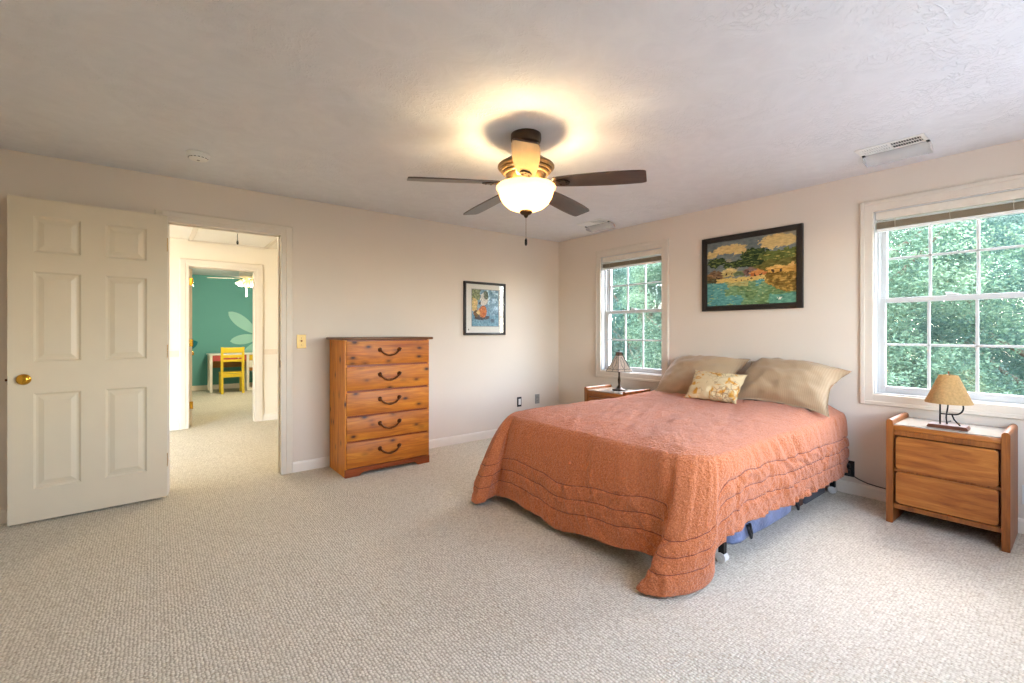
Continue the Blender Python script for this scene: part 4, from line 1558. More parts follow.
# ------------------------------------------------------------------ nightstands
def make_nightstand(y0, y1, xf, label):
    """front faces -x; side slabs with rounded top rails standing proud of the top"""
    xb = xf + 0.39
    root = thing('nightstand', label, 'nightstand', ((xf + xb) / 2, (y0 + y1) / 2, 0), 0, 'oak nightstands')
    t = 0.034
    for (a, c) in ((y0, y0 + t), (y1 - t, y1)):
        b = BM()
        yc = (a + c) / 2
        poly = [(a + 0.003, 0), (c - 0.003, 0), (c, 0.003), (c, 0.634)]
        for k in range(9):
            an = PI * k / 8
            poly.append((yc + (t / 2) * math.cos(an), 0.634 + 0.017 * math.sin(an)))
        poly += [(a, 0.634), (a, 0.003)]
        prism(b, poly, 0, xf - 0.012, xb)
        sp = obj('side_panel', b, 'oak_upright', root, angle=40)
        b = BM()
        tube(b, [(xb - 0.002, yc, 0.635), (xb + 0.010, yc, 0.635)], 0.013, 14)
        obj('rail_end', b, 'dark_slot', sp, angle=40)
    ia, ic = y0 + t, y1 - t
    b = BM(); box(b, xf - 0.002, xb, ia, ic, 0.585, 0.615, 0.003, 2)
    obj('top', b, 'oak_long', root, angle=40)
    b = BM(); box(b, xf + 0.004, xb - 0.004, ia + 0.002, ic - 0.002, 0.6152, 0.6212, 0.0015, 1)
    obj('top_inset', b, 'glass_top', root)
    b = BM()
    box(b, xf + 0.030, xf + 0.036, ia, ic, 0.10, 0.585)
    box(b, xb - 0.010, xb - 0.004, ia, ic, 0.10, 0.585)
    box(b, xf + 0.03, xb - 0.01, ia, ic, 0.098, 0.106)
    obj('carcass', b, 'oak_gap', root)
    b = BM()
    box(b, xf + 0.004, xf + 0.034, ia, ic, 0.552, 0.585, 0.002, 1)
    box(b, xf + 0.004, xf + 0.034, ia, ic, 0.092, 0.122, 0.002, 1)
    box(b, xf + 0.010, xf + 0.034, ia, ic, 0.324, 0.342, 0.002, 1)
    obj('face_rails', b, 'oak_upright', root)  # darker oak here puts the shade of the drawer recess into the colour
    for za, zb in ((0.342, 0.545), (0.128, 0.325)):
        b = BM()
        ya, yc_ = ia + 0.012, ic - 0.012
        rr = 0.016
        poly = []
        for (cy, cz, a0) in ((yc_ - rr, zb - rr, 0), (ya + rr, zb - rr, PI / 2), (ya + rr, za + rr, PI), (yc_ - rr, za + rr, 1.5 * PI)):
            for k in range(6):
                an = a0 + PI / 2 * k / 5
                poly.append((cy + rr * math.cos(an), cz + rr * math.sin(an)))
        prism(b, poly, 0, xf + 0.000, xf + 0.028)
        es = [e for e in b.edges if all(abs(v.co.x - xf) < 1e-6 for v in e.verts)]
        bmesh.ops.bevel(b, geom=es, offset=0.005, segments=2, affect='EDGES')
        obj('drawer', b, 'oak_long', root, angle=40)
    return root
make_nightstand(0.272, 0.806, 3.660, 'two-drawer oak nightstand under the right window with a cone-shade lamp on it')
make_nightstand(2.770, 3.304, 3.575, 'oak nightstand half hidden behind the bed, below the corner window').scale = (1, 1, 0.958)

# ------------------------------------------------------------------ lamps
def make_letter_lamp():
    cx, cy, z0 = 3.775, 0.535, 0.6215
    root = thing('table_lamp', 'lamp with tan cone shade and wire letter R stand on oak nightstand', 'lamp', (cx, cy, z0))
    b = BM()
    prism(b, [(cy - 0.090, z0), (cy + 0.090, z0), (cy + 0.090, z0 + 0.008), (cy + 0.082, z0 + 0.020), (cy - 0.082, z0 + 0.020), (cy - 0.090, z0 + 0.008)], 0, cx - 0.055, cx + 0.045)
    obj('base', b, 'walnut_base', root)
    b = BM()
    zb, zt = z0 + 0.020, z0 + 0.175
    yl = cy + 0.036     # the upright of the R is on the left in the photo, so at larger y
    rr = 0.0042
    tube(b, [(cx - 0.01, yl, zb), (cx - 0.01, yl, zt)], rr, 8)
    bowl = [(cx - 0.01, yl, zt)]
    for k in range(13):
        an = PI / 2 - PI * k / 12
        bowl.append((cx - 0.01, yl - 0.060 - 0.042 * math.cos(an), zt - 0.046 + 0.046 * math.sin(an)))
    bowl.append((cx - 0.01, yl, zt - 0.092))
    tube(b, bowl, rr, 8)
    tube(b, [(cx - 0.01, yl - 0.052, zt - 0.092), (cx - 0.01, yl - 0.062, zt - 0.122), (cx - 0.01, yl - 0.088, zb)], rr, 8)
    obj('letter_r_stand', b, 'black_metal', root, smooth=True)
    b = BM()
    pts = []
    for k in range(15):
        t = k / 14
        pts.append((cx + 0.012, yl - 0.028 + 0.004 * math.sin(t * 7), zb + (zt + 0.02 - zb) * t))
    tube(b, pts, 0.004, 8)
    obj('stem', b, 'black_metal', root, smooth=True)
    b = BM()
    lathe(b, [(0.0, zt + 0.015), (0.014, zt + 0.016), (0.014, zt + 0.06), (0.010, zt + 0.064), (0, zt + 0.064)], (cx, cy, 0), 16)
    tube(b, [(cx, yl - 0.026, zt + 0.02), (cx, cy, zt + 0.03)], 0.006, 8)
    for a in (0, PI):
        tube(b, [(cx, cy, zt + 0.02), (cx + 0.045 * math.cos(a), cy + 0.045 * math.sin(a), zt + 0.06), (cx + 0.035 * math.cos(a), cy + 0.035 * math.sin(a), zt + 0.14), (cx, cy, zt + 0.152)], 0.0018, 6)
    tube(b, [(cx, cy, zt + 0.150), (cx, cy, zt + 0.166)], 0.004, 8)
    obj('socket', b, 'aged_brass', root, angle=40)
    b = BM()
    c = (cx, cy, 0)
    zs0, zs1 = z0 + 0.150, z0 + 0.318
    lathe(b, [(0.109, zs0), (0.108, zs0 + 0.004), (0.044, zs1 - 0.002), (0.043, zs1), (0.041, zs1), (0.041, zs1 - 0.004), (0.105, zs0 + 0.005), (0.107, zs0)], c, 48, closed=True)
    sh = obj('lamp_shade', b, 'tan_shade', root, angle=50)
    b = BM()
    for a in (PI / 2, PI / 2 + 2 * PI / 3, PI / 2 + 4 * PI / 3):
        tube(b, [(cx, cy, zs1 - 0.006), (cx + 0.041 * math.cos(a), cy + 0.041 * math.sin(a), zs1 - 0.004)], 0.0015, 6)
    obj('shade_spider', b, 'aged_brass', sh)
    b = BM()
    tube(b, [(cx + 0.045, cy + 0.02, z0 + 0.006), (cx + 0.12, cy + 0.04, z0 + 0.004), (cx + 0.28, cy + 0.03, z0 + 0.004), (cx + 0.283, cy + 0.03, z0 - 0.06)], 0.003, 6)
    obj('lamp_cord', b, 'black_plastic', root, smooth=True)

def make_glass_lamp():
    cx, cy, z0 = 3.80, 3.035, 0.5955
    root = thing('table_lamp', 'small leaded-glass shade lamp with dark turned stand by the corner window', 'lamp', (cx, cy, z0))
    b = BM()
    lathe(b, [(0, z0), (0.070, z0), (0.072, z0 + 0.006), (0.066, z0 + 0.012), (0.046, z0 + 0.018), (0.026, z0 + 0.028), (0.016, z0 + 0.044), (0.011, z0 + 0.060), (0, z0 + 0.06)], (cx, cy, 0), 32)
    obj('base', b, 'bronze', root, smooth=True)
    b = BM()
    lathe(b, [(0.010, z0 + 0.055), (0.012, z0 + 0.075), (0.015, z0 + 0.10), (0.013, z0 + 0.125), (0.009, z0 + 0.15), (0.009, z0 + 0.20), (0.013, z0 + 0.205), (0.013, z0 + 0.24), (0, z0 + 0.25)], (cx, cy, 0), 20)
    tube(b, [(cx, cy, z0 + 0.24), (cx, cy, z0 + 0.404)], 0.003, 8)
    obj('stem', b, 'bronze', root, smooth=True)
    # six-sided cone shade with crown, leaded
    z1, z2, z3 = z0 + 0.200, z0 + 0.362, z0 + 0.394
    n = 6
    a0 = math.radians(35)
    def P(r, z, k):
        a = a0 + 2 * PI * k / n
        return Vector((cx + r * math.cos(a), cy + r * math.sin(a), z))
    b = BM()
    rb, rt = 0.146, 0.040
    for k in range(n):
        q = [P(rb, z1, k), P(rb, z1, k + 1), P(rt, z2, k + 1), P(rt, z2, k)]
        cen = Vector((cx, cy, 0))
        vo = [b.verts.new(p) for p in q]
        vi = [b.verts.new(p + (Vector((cx, cy, p.z)) - p).normalized() * 0.003) for p in q]
        b.faces.new(vo); b.faces.new(list(reversed(vi)))
        for i in range(4):
            b.faces.new((vo[i], vi[i], vi[(i + 1) % 4], vo[(i + 1) % 4]))
    sh = obj('lamp_shade', b, 'milk_glass', root)
    b = BM()
    for k in range(n):
        q = [P(rt, z2, k), P(rt, z2, k + 1), P(0.034, z3, k + 1), P(0.034, z3, k)]
        vo = [b.verts.new(p) for p in q]
        vi = [b.verts.new(p + (Vector((cx, cy, p.z)) - p).normalized() * 0.003) for p in q]
        b.faces.new(vo); b.faces.new(list(reversed(vi)))
        for i in range(4):
            b.faces.new((vo[i], vi[i], vi[(i + 1) % 4], vo[(i + 1) % 4]))
    obj('shade_crown', b, 'amber_glass', sh)
    b = BM()
    lw = 0.0024
    for k in range(n):
        tube(b, [P(rb, z1, k), P(rt, z2, k), P(0.034, z3, k)], lw, 6)
        tube(b, [P(rb, z1, k), P(rb, z1, k + 1)], lw, 6)
        tube(b, [P(rt, z2, k), P(rt, z2, k + 1)], lw, 6)
        tube(b, [P(0.034, z3, k), P(0.034, z3, k + 1)], lw, 6)
        def F(u, v):   # point on face k: u across, v up
            a_ = P(rb, z1, k).lerp(P(rb, z1, k + 1), u)
            c_ = P(rt, z2, k).lerp(P(rt, z2, k + 1), u)
            return a_.lerp(c_, v)
        for s in (-1, 1):
            tube(b, [F(0.5 + s * 0.02, 0.18), F(0.5 + s * 0.17, 0.40), F(0.5 + s * 0.20, 0.62), F(0.5 + s * 0.05, 0.92)], lw * 0.8, 6)
            tube(b, [F(0.5, 0.12), F(0.5 + s * 0.25, 0.17), F(0.5 + s * 0.5, 0.14)], lw * 0.8, 6)
        tube(b, [F(0.5, 0.0), F(0.5, 0.18)], lw * 0.8, 6)
    lathe(b, [(0.036, z3), (0.030, z3 + 0.004), (0.006, z3 + 0.010), (0.008, z3 + 0.018), (0.006, z3 + 0.026), (0, z3 + 0.03)], (cx, cy, 0), 16)
    obj('leading', b, 'dark_slot', sh)
make_letter_lamp()
make_glass_lamp()

# ------------------------------------------------------------------ small wall and ceiling things
def wall_plate(name, label, cat, center, face, plate, kindof, w=0.070, h=0.115, group=None):
    """face 'y' = on wall_left (towards -y), 'x' = on wall_right (towards -x)"""
    cx, cy, cz = center
    root = thing(name, label, cat, center, 0, group)
    def bxx(b, a0, a1, d0, d1, z0, z1, bev=0.0):
        if face == 'y':
            box(b, cx + a0, cx + a1, cy - d1, cy - d0, cz + z0, cz + z1, bev, 2)
        else:
            box(b, cx - d1, cx - d0, cy + a0, cy + a1, cz + z0, cz + z1, bev, 2)
    b = BM(); bxx(b, -w / 2, w / 2, 0.0005, 0.006, -h / 2, h / 2, 0.002)
    obj('cover_plate', b, plate, root)
    if kindof == 'switch':
        b = BM(); bxx(b, -0.006, 0.006, 0.005, 0.016, -0.002, 0.014, 0.002)
        obj('toggle', b, 'aged_brass', root)
        for z in (-0.03, 0.03):
            b = BM(); bxx(b, -0.003, 0.003, 0.0055, 0.0072, z - 0.003, z + 0.003, 0.001)
            obj('screw', b, 'aged_brass', root)
    elif kindof == 'decora':
        b = BM(); bxx(b, -0.014, 0.022, 0.005, 0.009, -0.036, 0.036, 0.002)
        obj('insert', b, 'white_plastic', root)
    else:
        for z in (-0.021, 0.021):
            b = BM(); bxx(b, -0.016, 0.016, 0.005, 0.0085, z - 0.014, z + 0.014, 0.003)
            r = obj('receptacle', b, plate, root)
            b = BM()
            for a in (-0.006, 0.006):
                bxx(b, a - 0.0012, a + 0.0012, 0.008, 0.0089, z - 0.003, z + 0.006)
            obj('slots', b, 'dark_slot', r)
    return root
wall_plate('light_switch', 'brass light switch plate on the wall beside the doorway', 'light switch', (0.998, YW, 1.118), 'y', 'ivory_plastic', 'switch', 0.074, 0.118)
wall_plate('wall_outlet', 'black wall plate with white insert low on the wall left of the bed', 'outlet', (3.420, YW, 0.368), 'y', 'black_plastic', 'decora', 0.066, 0.115)
wall_plate('wall_outlet', 'grey wall outlet low on the wall nearest the corner', 'outlet', (3.705, YW, 0.378), 'y', 'grey_plastic', 'outlet', 0.070, 0.115)
wall_plate('wall_outlet', 'black outlet low on the wall between the bed and the right nightstand', 'outlet', (XW, 1.118, 0.185), 'x', 'black_plastic', 'outlet', 0.072, 0.118)
wall_plate('wall_outlet', 'white outlet at the right edge beyond the oak nightstand', 'outlet', (XW, 0.222, 0.232), 'x', 'white_plastic', 'outlet', 0.070, 0.115)

def make_cord():
    root = thing('power_cord', 'black power cord sagging from the bedside outlet to the right nightstand', 'cord', (XW - 0.03, 1.0, 0.1))
    b = BM()
    box(b, XW - 0.050, XW - 0.009, 1.10, 1.134, 0.150, 0.180, 0.006, 2)
    box(b, XW - 0.046, XW - 0.009, 1.102, 1.132, 0.194, 0.224, 0.006, 2)
    obj('plug', b, 'black_plastic', root)
    b = BM()
    pts = [(XW - 0.046, 1.112, 0.162), (XW - 0.040, 1.09, 0.150), (XW - 0.030, 1.05, 0.125), (XW - 0.026, 1.0, 0.108), (XW - 0.024, 0.94, 0.100), (XW - 0.022, 0.87, 0.094), (XW - 0.020, 0.80, 0.088), (XW - 0.018, 0.70, 0.085), (XW - 0.017, 0.56, 0.15), (XW - 0.016, 0.54, 0.40), (XW - 0.016, 0.54, 0.55)]
    tube(b, pts, 0.0038, 8)
    obj('cable', b, 'black_plastic', root, smooth=True)
make_cord()

def make_smoke():
    cx, cy = 0.222, 3.555
    root = thing('smoke_detector', 'round white smoke detector on the ceiling above the doorway', 'smoke detector', (cx, cy, H - 0.045))
    b = BM()
    lathe(b, [(0, H), (0.064, H), (0.066, H - 0.006), (0.063, H - 0.012), (0.060, H - 0.014), (0.058, H - 0.026), (0.050, H - 0.038), (0.038, H - 0.042), (0, H - 0.043)], (cx, cy, 0), 40)
    bd = obj('housing', b, 'white_plastic', root, angle=35)
    b = BM()
    for k in range(16):
        a = 2 * PI * k / 16
        if 5 <= k % 16 <= 16:
            tmp = BM()
            box(tmp, 0.0500, 0.0545, -0.0065, 0.0065, H - 0.034, H - 0.027)
            tmp.transform(Matrix.Translation((cx, cy, 0)) @ Matrix.Rotation(a, 4, 'Z'))
            m_ = bpy.data.meshes.new('t'); tmp.to_mesh(m_); tmp.free(); b.from_mesh(m_); bpy.data.meshes.remove(m_)
    obj('sounder_slots', b, 'dark_slot', bd)
    b = BM()
    lathe(b, [(0, H - 0.046), (0.008, H - 0.0455), (0.009, H - 0.042), (0, H - 0.042)], (cx, cy, 0), 12)
    obj('test_button', b, 'grey_plastic', bd)
make_smoke()

def make_vent(cx, cy, label):
    """ceiling register, long side along y, with a curved clear air deflector hung below"""
    root = thing('ceiling_vent', label, 'vent', (cx, cy, H - 0.07), 0, 'ceiling vents')
    L, W = 0.335, 0.150
    b = BM()
    x0, x1, y0, y1 = cx - W / 2, cx + W / 2, cy - L / 2, cy + L / 2
    fl = 0.022
    for (a, c, d, e) in ((x0, x0 + fl, y0, y1), (x1 - fl, x1, y0, y1), (x0 + fl, x1 - fl, y0, y0 + fl), (x0 + fl, x1 - fl, y1 - fl, y1)):
        box(b, a, c, d, e, H - 0.007, H, 0.002, 1)
    box(b, x0 + fl, x1 - fl, cy - 0.006, cy + 0.006, H - 0.006, H - 0.001)
    box(b, cx - 0.003, cx + 0.003, y0 + fl, y1 - fl, H - 0.006, H - 0.001)
    obj('frame', b, 'white_plastic', root)
    b = BM()
    box(b, x0 + fl, x1 - fl, y0 + fl, y1 - fl, H - 0.0015, H - 0.0003)  # flat sheet, its dark colour stands in for shade behind the louvers
    obj('duct_shade_sheet', b, 'duct_shadow', root)
    b = BM()
    n = 24
    for k in range(n):
        y = y0 + fl + (y1 - y0 - 2 * fl) * (k + 0.5) / n
        lean = 0.0024 if y > cy else -0.0016
        prism(b, [(y - 0.0012 - lean, H - 0.0015), (y + 0.0012 - lean, H - 0.0015), (y + 0.0012 + lean, H - 0.0062), (y - 0.0012 + lean, H - 0.0062)], 0, x0 + fl, x1 - fl)
    obj('louvers', b, 'white_plastic', root)
    # deflector: quarter-round sheet from the window-side edge
    b = BM()
    arc = []
    for k in range(11):
        a = PI / 2 * k / 10
        arc.append((x1 - 0.012 + 0.090 * math.sin(a), H - 0.008 - 0.050 * (1 - math.cos(a))))
    arc_in = [(x - 0.002, z - 0.002) for x, z in reversed(arc)]
    prism(b, [(x, z) for x, z in arc] + arc_in, 1, y0 - 0.004, y1 - 0.01)
    for y in (y0 - 0.004, y1 - 0.012):
        prism(b, [(x1 - 0.014, H - 0.009)] + arc[1:] + [(x1 - 0.010, H - 0.045)], 1, y, y + 0.002)
    df = obj('air_deflector', b, 'clear_deflector', root)
    for y in (y0 + 0.004, y1 - 0.018):
        b = BM()
        box(b, x1 - 0.030, x1 - 0.006, y - 0.008, y + 0.008, H - 0.016, H - 0.0072, 0.002, 1)
        obj('magnet', b, 'dark_slot', df)
make_vent(3.565, 0.765, 'white ceiling vent with clear deflector near the right window')
make_vent(3.620, 3.235, 'white ceiling vent with clear deflector near the room corner')

# ------------------------------------------------------------------ hallway lamp and the room beyond
def make_hall_light():
    c = (0.75, 4.93, 0)
    root = thing('ceiling_light', 'round flush ceiling light in the hallway', 'ceiling light', (c[0], c[1], H - 0.10))
    b = BM(); lathe(b, [(0, H), (0.15, H), (0.152, H - 0.02), (0.14, H - 0.024), (0, H - 0.024)], c, 32)
    obj('base', b, 'bronze', root, angle=40)
    b = BM(); lathe(b, [(0.138, H - 0.024), (0.13, H - 0.05), (0.10, H - 0.075), (0.05, H - 0.088), (0, H - 0.09)], c, 32)
    obj('glass_dome', b, 'dome_glow', root, smooth=True)
    light('hall_light', 'POINT', (c[0], c[1], H - 0.16), HALL_POWER, (1.0, 0.84, 0.62), 0.10, root)
make_hall_light()

def make_far_fan():
    cx, cy, zc = 1.275, 9.2, 2.375
    root = thing('ceiling_fan', 'white ceiling fan with lit glass shades in the teal room', 'ceiling fan', (cx, cy, zc - 0.56))
    c = (cx, cy, 0)
    b = BM(); lathe(b, [(0, zc), (0.065, zc), (0.06, zc - 0.04), (0.02, zc - 0.055), (0.016, zc - 0.10), (0, zc - 0.10)], c, 24)
    obj('canopy', b, 'white_plastic', root, angle=40)
    b = BM(); lathe(b, [(0, zc - 0.095), (0.09, zc - 0.10), (0.115, zc - 0.13), (0.115, zc - 0.20), (0.09, zc - 0.225), (0.05, zc - 0.235), (0.05, zc - 0.27), (0, zc - 0.275)], c, 32)
    obj('motor_housing', b, 'white_plastic', root, angle=40)
    for k in range(5):
        a = math.radians(158) + 2 * PI * k / 5
        b = BM()
        prism(b, [(0.10, -0.03), (0.20, -0.055), (0.45, -0.065), (0.58, -0.06), (0.60, -0.03), (0.60, 0.03), (0.58, 0.06), (0.45, 0.065), (0.20, 0.055), (0.10, 0.03)], 2, -0.003, 0.003)
        b.transform(Matrix.Translation((cx, cy, zc - 0.235)) @ Matrix.Rotation(a, 4, 'Z') @ Matrix.Rotation(math.radians(-11), 4, 'X'))
        obj('blade', b, 'white_lacquer', root)
    for k in range(3):
        a = math.radians(200) + 2 * PI * k / 3
        b = BM()
        lathe(b, [(0.022, 0.0), (0.030, -0.03), (0.046, -0.07), (0.062, -0.095), (0.060, -0.095), (0.043, -0.068), (0.027, -0.03), (0.018, 0.0)], (0, 0, 0), 24, closed=True)
        mt = Matrix.Translation((cx, cy, zc - 0.27)) @ Matrix.Rotation(a, 4, 'Z') @ Matrix.Translation((0.075, 0, 0)) @ Matrix.Rotation(math.radians(-32), 4, 'Y')
        b.transform(mt)
        sh = obj('lamp_shade', b, 'fan_tulip', root, smooth=True)
        b = BM()
        lathe(b, [(0, -0.02), (0.016, -0.03), (0.024, -0.05), (0.022, -0.066), (0, -0.076)], (0, 0, 0), 16)
        b.transform(mt)
        obj('bulb', b, 'bulb_glow', sh, smooth=True)
        p = mt @ Vector((0, 0, -0.11))
        light('far_fan_light', 'POINT', p, TEAL_POWER / 3, (1.0, 0.86, 0.66), 0.04, root)
    b = BM()
    tube(b, [(cx, cy, zc - 0.27), (cx, cy, zc - 0.40)], 0.002, 6)
    lathe(b, [(0, zc - 0.40), (0.010, zc - 0.41), (0.012, zc - 0.50), (0.016, zc - 0.53), (0.010, zc - 0.56), (0, zc - 0.56)], c, 12)
    obj('pull_chain', b, 'blind_rail', root)
make_far_fan()

def make_desk():
    x0, x1, yf, yb = 0.835, 2.25, 10.70, 11.24
    root = thing('desk', 'white desk with pink and yellow drawer fronts against the teal wall', 'desk', ((x0 + x1) / 2, (yf + yb) / 2, 0))
    b = BM(); box(b, x0, x1, yf, yb, 0.735, 0.762, 0.004, 2)
    obj('top', b, 'white_lacquer', root, angle=40)
    for x in (x0 + 0.02, 1.488, x1 - 0.065):
        for y in (yf + 0.02, yb - 0.065):
            b = BM(); box(b, x, x + 0.048, y, y + 0.045, 0, 0.735, 0.003, 1)
            obj('leg', b, 'white_lacquer', root)
    b = BM()
    box(b, x0 + 0.068, 1.488, yb - 0.05, yb - 0.03, 0.46, 0.735)
    obj('modesty_panel', b, 'tan_board', root)
    b = BM()
    box(b, x0 + 0.068, 1.488, yf + 0.04, yb - 0.06, 0.600, 0.735)
    box(b, 1.536, x1 - 0.065, yf + 0.04, yb - 0.06, 0.40, 0.735)
    obj('drawer_case', b, 'tan_board', root)
    for (a, c, mt) in ((x0 + 0.072, 1.19, 'pink_lacquer'), (1.20, 1.484, 'pink_lacquer'), (1.540, 1.90, 'yellow_lacquer'), (1.91, 2.18, 'yellow_lacquer')):
        b = BM(); box(b, a, c, yf + 0.018, yf + 0.042, 0.622, 0.730, 0.003, 1)
        d = obj('drawer', b, mt, root)
        b = BM(); xm = (a + c) / 2
        tube(b, [(xm, yf + 0.018, 0.676), (xm, yf + 0.004, 0.676)], [0.008, 0.014], 12)
        obj('knob', b, 'white_lacquer', d, smooth=True)
    b = BM(); box(b, 1.540, 2.18, yf + 0.018, yf + 0.042, 0.47, 0.615, 0.003, 1)
    obj('drawer', b, 'white_lacquer', root)
    b = BM(); box(b, 1.488, 2.2, yf + 0.0, yf + 0.06, 0.0, 0.06, 0.004, 1)
    obj('foot_rail', b, 'white_lacquer', root)
make_desk()

def make_chair():
    x0, x1, yb, yf = 1.005, 1.398, 10.36, 10.69
    root = thing('chair', 'small yellow wooden slat-back chair pulled up to the white desk', 'chair', ((x0 + x1) / 2, (yb + yf) / 2, 0))
    for x in (x0, x1 - 0.042):
        b = BM()
        prism(b, [(yb - 0.03, 0.0), (yb + 0.012, 0.0), (yb + 0.042, 0.38), (yb + 0.036, 0.62), (yb + 0.006, 0.905), (yb - 0.030, 0.905), (yb - 0.004, 0.62), (yb + 0.002, 0.38)], 0, x, x + 0.042)
        obj('rear_leg', b, 'yellow_lacquer', root)
        b = BM(); box(b, x, x + 0.04, yf - 0.04, yf, 0.0, 0.385, 0.003, 1)
        obj('front_leg', b, 'yellow_lacquer', root)
        b = BM(); box(b, x + 0.01, x + 0.03, yb + 0.02, yf - 0.02, 0.325, 0.385, 0.002, 1)
        obj('side_rail', b, 'yellow_lacquer', root)
    b = BM(); box(b, x0 - 0.004, x1 + 0.004, yb + 0.045, yf + 0.02, 0.386, 0.412, 0.006, 2)
    obj('seat', b, 'yellow_lacquer', root, angle=40)
    for (z, h, y) in ((0.845, 0.105, yb - 0.006), (0.725, 0.055, yb + 0.006), (0.640, 0.048, yb + 0.014)):
        b = BM(); box(b, x0 + 0.038, x1 - 0.038, y - 0.010, y + 0.010, z - h / 2, z + h / 2, 0.004, 2)
        obj('back_slat', b, 'yellow_lacquer', root, angle=40)
    b = BM(); box(b, x0 + 0.038, x1 - 0.038, yb + 0.012, yb + 0.032, 0.315, 0.384, 0.003, 1)
    obj('rear_rail', b, 'yellow_lacquer', root)
make_chair()

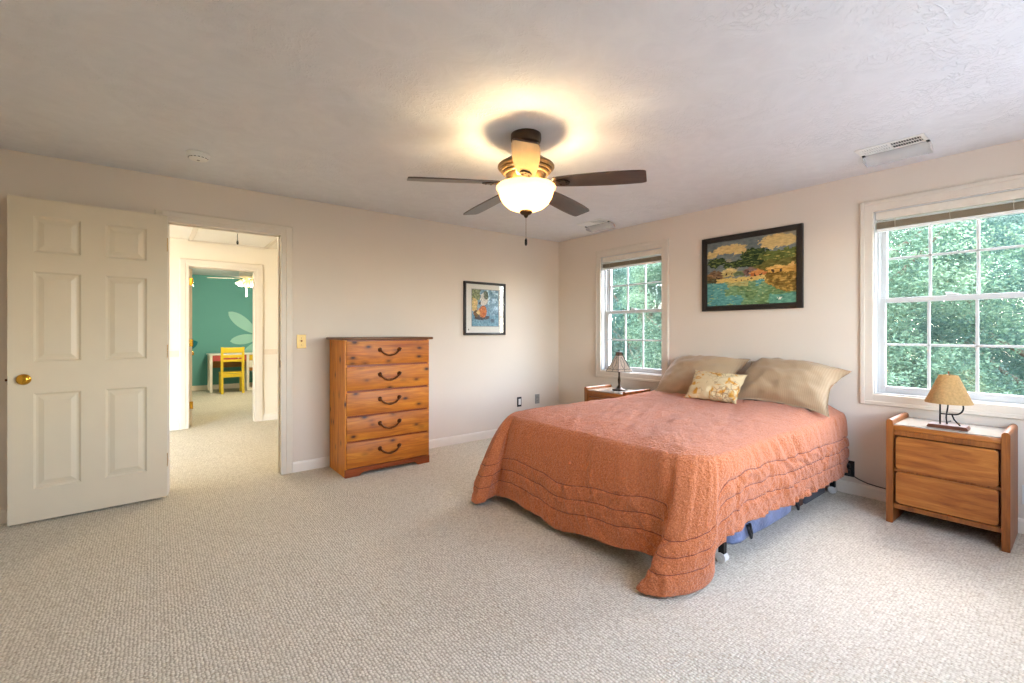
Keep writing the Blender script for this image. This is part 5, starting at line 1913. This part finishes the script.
# ------------------------------------------------------------------ garden beyond the windows
GZ = -2.9
def build_garden():
    b = BM(); box(b, 4.4, 90, -50, 70, GZ - 0.2, GZ)
    struct('lawn', b, 'grass')
    b = BM(); box(b, -14, 4.4, -16, YN - 0.4, GZ - 0.2, GZ + 0.001)  # unseen pale slab, added to bounce sunlight up to the ceiling
    struct('added_bounce_slab', b, 'bounce_concrete')
    def crown_mesh(seed, mat):
        rs = np.random.RandomState(seed)
        # clumps spread through a tall ovoid, leaves crowded on each clump
        nc = 170
        th = rs.uniform(0, 2 * PI, nc); cz = rs.uniform(-1, 1, nc)
        rad = rs.uniform(0.45, 1.0, nc) ** 0.5
        cc = np.stack([2.2 * rad * np.sqrt(1 - cz ** 2) * np.cos(th), 2.2 * rad * np.sqrt(1 - cz ** 2) * np.sin(th), 4.3 * rad * cz], 1)
        per = 620
        ctr = np.repeat(cc, per, 0)
        n = len(ctr)
        d = rs.normal(size=(n, 3)); d /= np.linalg.norm(d, axis=1, keepdims=True)
        pos = ctr + d * (rs.uniform(0.25, 1, n) ** 0.6 * 0.54)[:, None] * np.array([1, 1, 0.7])
        ax = rs.normal(size=(n, 3)); ax[:, 2] *= 0.6; ax /= np.linalg.norm(ax, axis=1, keepdims=True)
        nr = d * 0.8 + rs.normal(size=(n, 3)) * 0.6 + np.array([0, 0, 0.7])
        sd = np.cross(ax, nr); sd /= np.linalg.norm(sd, axis=1, keepdims=True)
        Ls = rs.uniform(0.020, 0.046, n)[:, None]; Ws = Ls * 0.40
        up = np.cross(sd, ax)
        v0 = pos - ax * Ls; v2 = pos + ax * Ls
        v1 = pos - sd * Ws + up * Ls * 0.18; v3 = pos + sd * Ws + up * Ls * 0.18
        V = np.stack([v0, v1, v2, v3], 1).reshape(-1, 3)
        F = np.arange(4 * n).reshape(n, 4)
        me = bpy.data.meshes.new('foliage')
        me.from_pydata(V.tolist(), [], F.tolist())
        me.materials.append(M[mat])
        return me
    cm = [crown_mesh(1, 'leaf_green'), crown_mesh(2, 'leaf_blue')]
    spots = [(9.0, 2.2, 0, 'leafy green tree seen through the left panes of the right window'),
             (11.8, 0.5, 1, 'bluish green tree seen through the right panes of the right window'),
             (13.2, 4.4, 0, 'green tree behind the others, further off beyond the right window'),
             (10.2, 7.4, 1, 'bluish green tree seen through the corner window, left side'),
             (9.6, 9.8, 0, 'green tree beyond the left edge of the corner window'),
             (13.8, 9.6, 1, 'bluish green tree standing furthest off beyond the corner window'),
             (12.2, -3.0, 0, 'green tree off to the right of the right window'),
             (16.0, 1.8, 1, 'bluish green tree furthest off beyond the right window'),
             (9.2, 5.2, 0, 'green tree between the views of the two windows'),
             (15.5, 13.0, 0, 'green tree far left beyond the corner window'),
             (19.5, 4.6, 0, 'tall green tree at the back of the wood, left of the right window'),
             (20.0, -0.5, 1, 'tall bluish tree at the back of the wood, right of the right window'),
             (18.5, 8.8, 1, 'tall bluish tree at the back of the wood, between both windows'),
             (23.5, 2.2, 0, 'tallest green tree in the last row straight beyond the right window'),
             (23.0, 7.0, 1, 'tall bluish tree in the last row between the two windows'),
             (22.5, 12.0, 1, 'tall bluish tree in the last row beyond the corner window'),
             (24.0, 16.3, 0, 'tall green tree in the last row filling the right panes of the corner window'),
             (30.0, 3.0, 1, 'distant bluish tree far behind the wood beyond the right window'),
             (30.0, -2.0, 0, 'distant green tree far behind the wood, right of the right window'),
             (30.0, 9.0, 0, 'distant green tree far behind the wood, between the windows'),
             (19.0, 17.0, 0, 'tall green tree at the back of the wood beyond the corner window')]
    for i, (x, y, k, lab) in enumerate(spots):
        x, y = x + 3.0, y * (x + 3.0) / x          # same bearing, set further back from the house
        root = thing('tree', lab, 'tree', (x, y, GZ), i * 0.9, 'trees outside the windows')
        o = bpy.data.objects.new('foliage', cm[k])
        COL.objects.link(o)
        o.parent = root
        o.location = (0, 0, 4.2 if i < 10 else 5.2)
        if i >= 10:
            o.scale = (1.45, 1.45, 1.25)
        o['kind'] = 'stuff'
        b = BM()
        tube(b, [(x, y, GZ - 0.05), (x + 0.05, y, GZ + 1.5), (x - 0.05, y + 0.08, GZ + 3.2), (x, y, GZ + 6.5)], [0.20, 0.16, 0.12, 0.05], 10)
        for q in range(6):
            a = q * 1.05
            z = GZ + 2.0 + q * 0.7
            tube(b, [(x, y, z), (x + 0.7 * math.cos(a), y + 0.7 * math.sin(a), z + 0.5), (x + 1.5 * math.cos(a), y + 1.5 * math.sin(a), z + 1.2)], [0.07, 0.045, 0.02], 7)
        obj('trunk', b, 'bark', root, smooth=True)
build_garden()

# light sampling openings: portals in the window holes steer the sky sampling (they emit nothing)
def portal(loc, sx, sy, direction):
    d = bpy.data.lights.new('window_portal', 'AREA')
    d.shape = 'RECTANGLE'
    d.size, d.size_y = sx, sy
    d.cycles.is_portal = True
    o = bpy.data.objects.new('window_portal', d)
    COL.objects.link(o)
    o.location = loc
    o.rotation_euler = Vector(direction).to_track_quat('-Z', 'Y').to_euler()
portal((XW + 0.16, sum(WA) / 2, 1.41), 0.80, 1.31, (-1, 0, 0))
portal((XW + 0.16, sum(WB) / 2, 1.41), 0.80, 1.31, (-1, 0, 0))
portal((2.225, YN - 0.13, 1.41), 2.15, 1.32, (0, 1, 0))
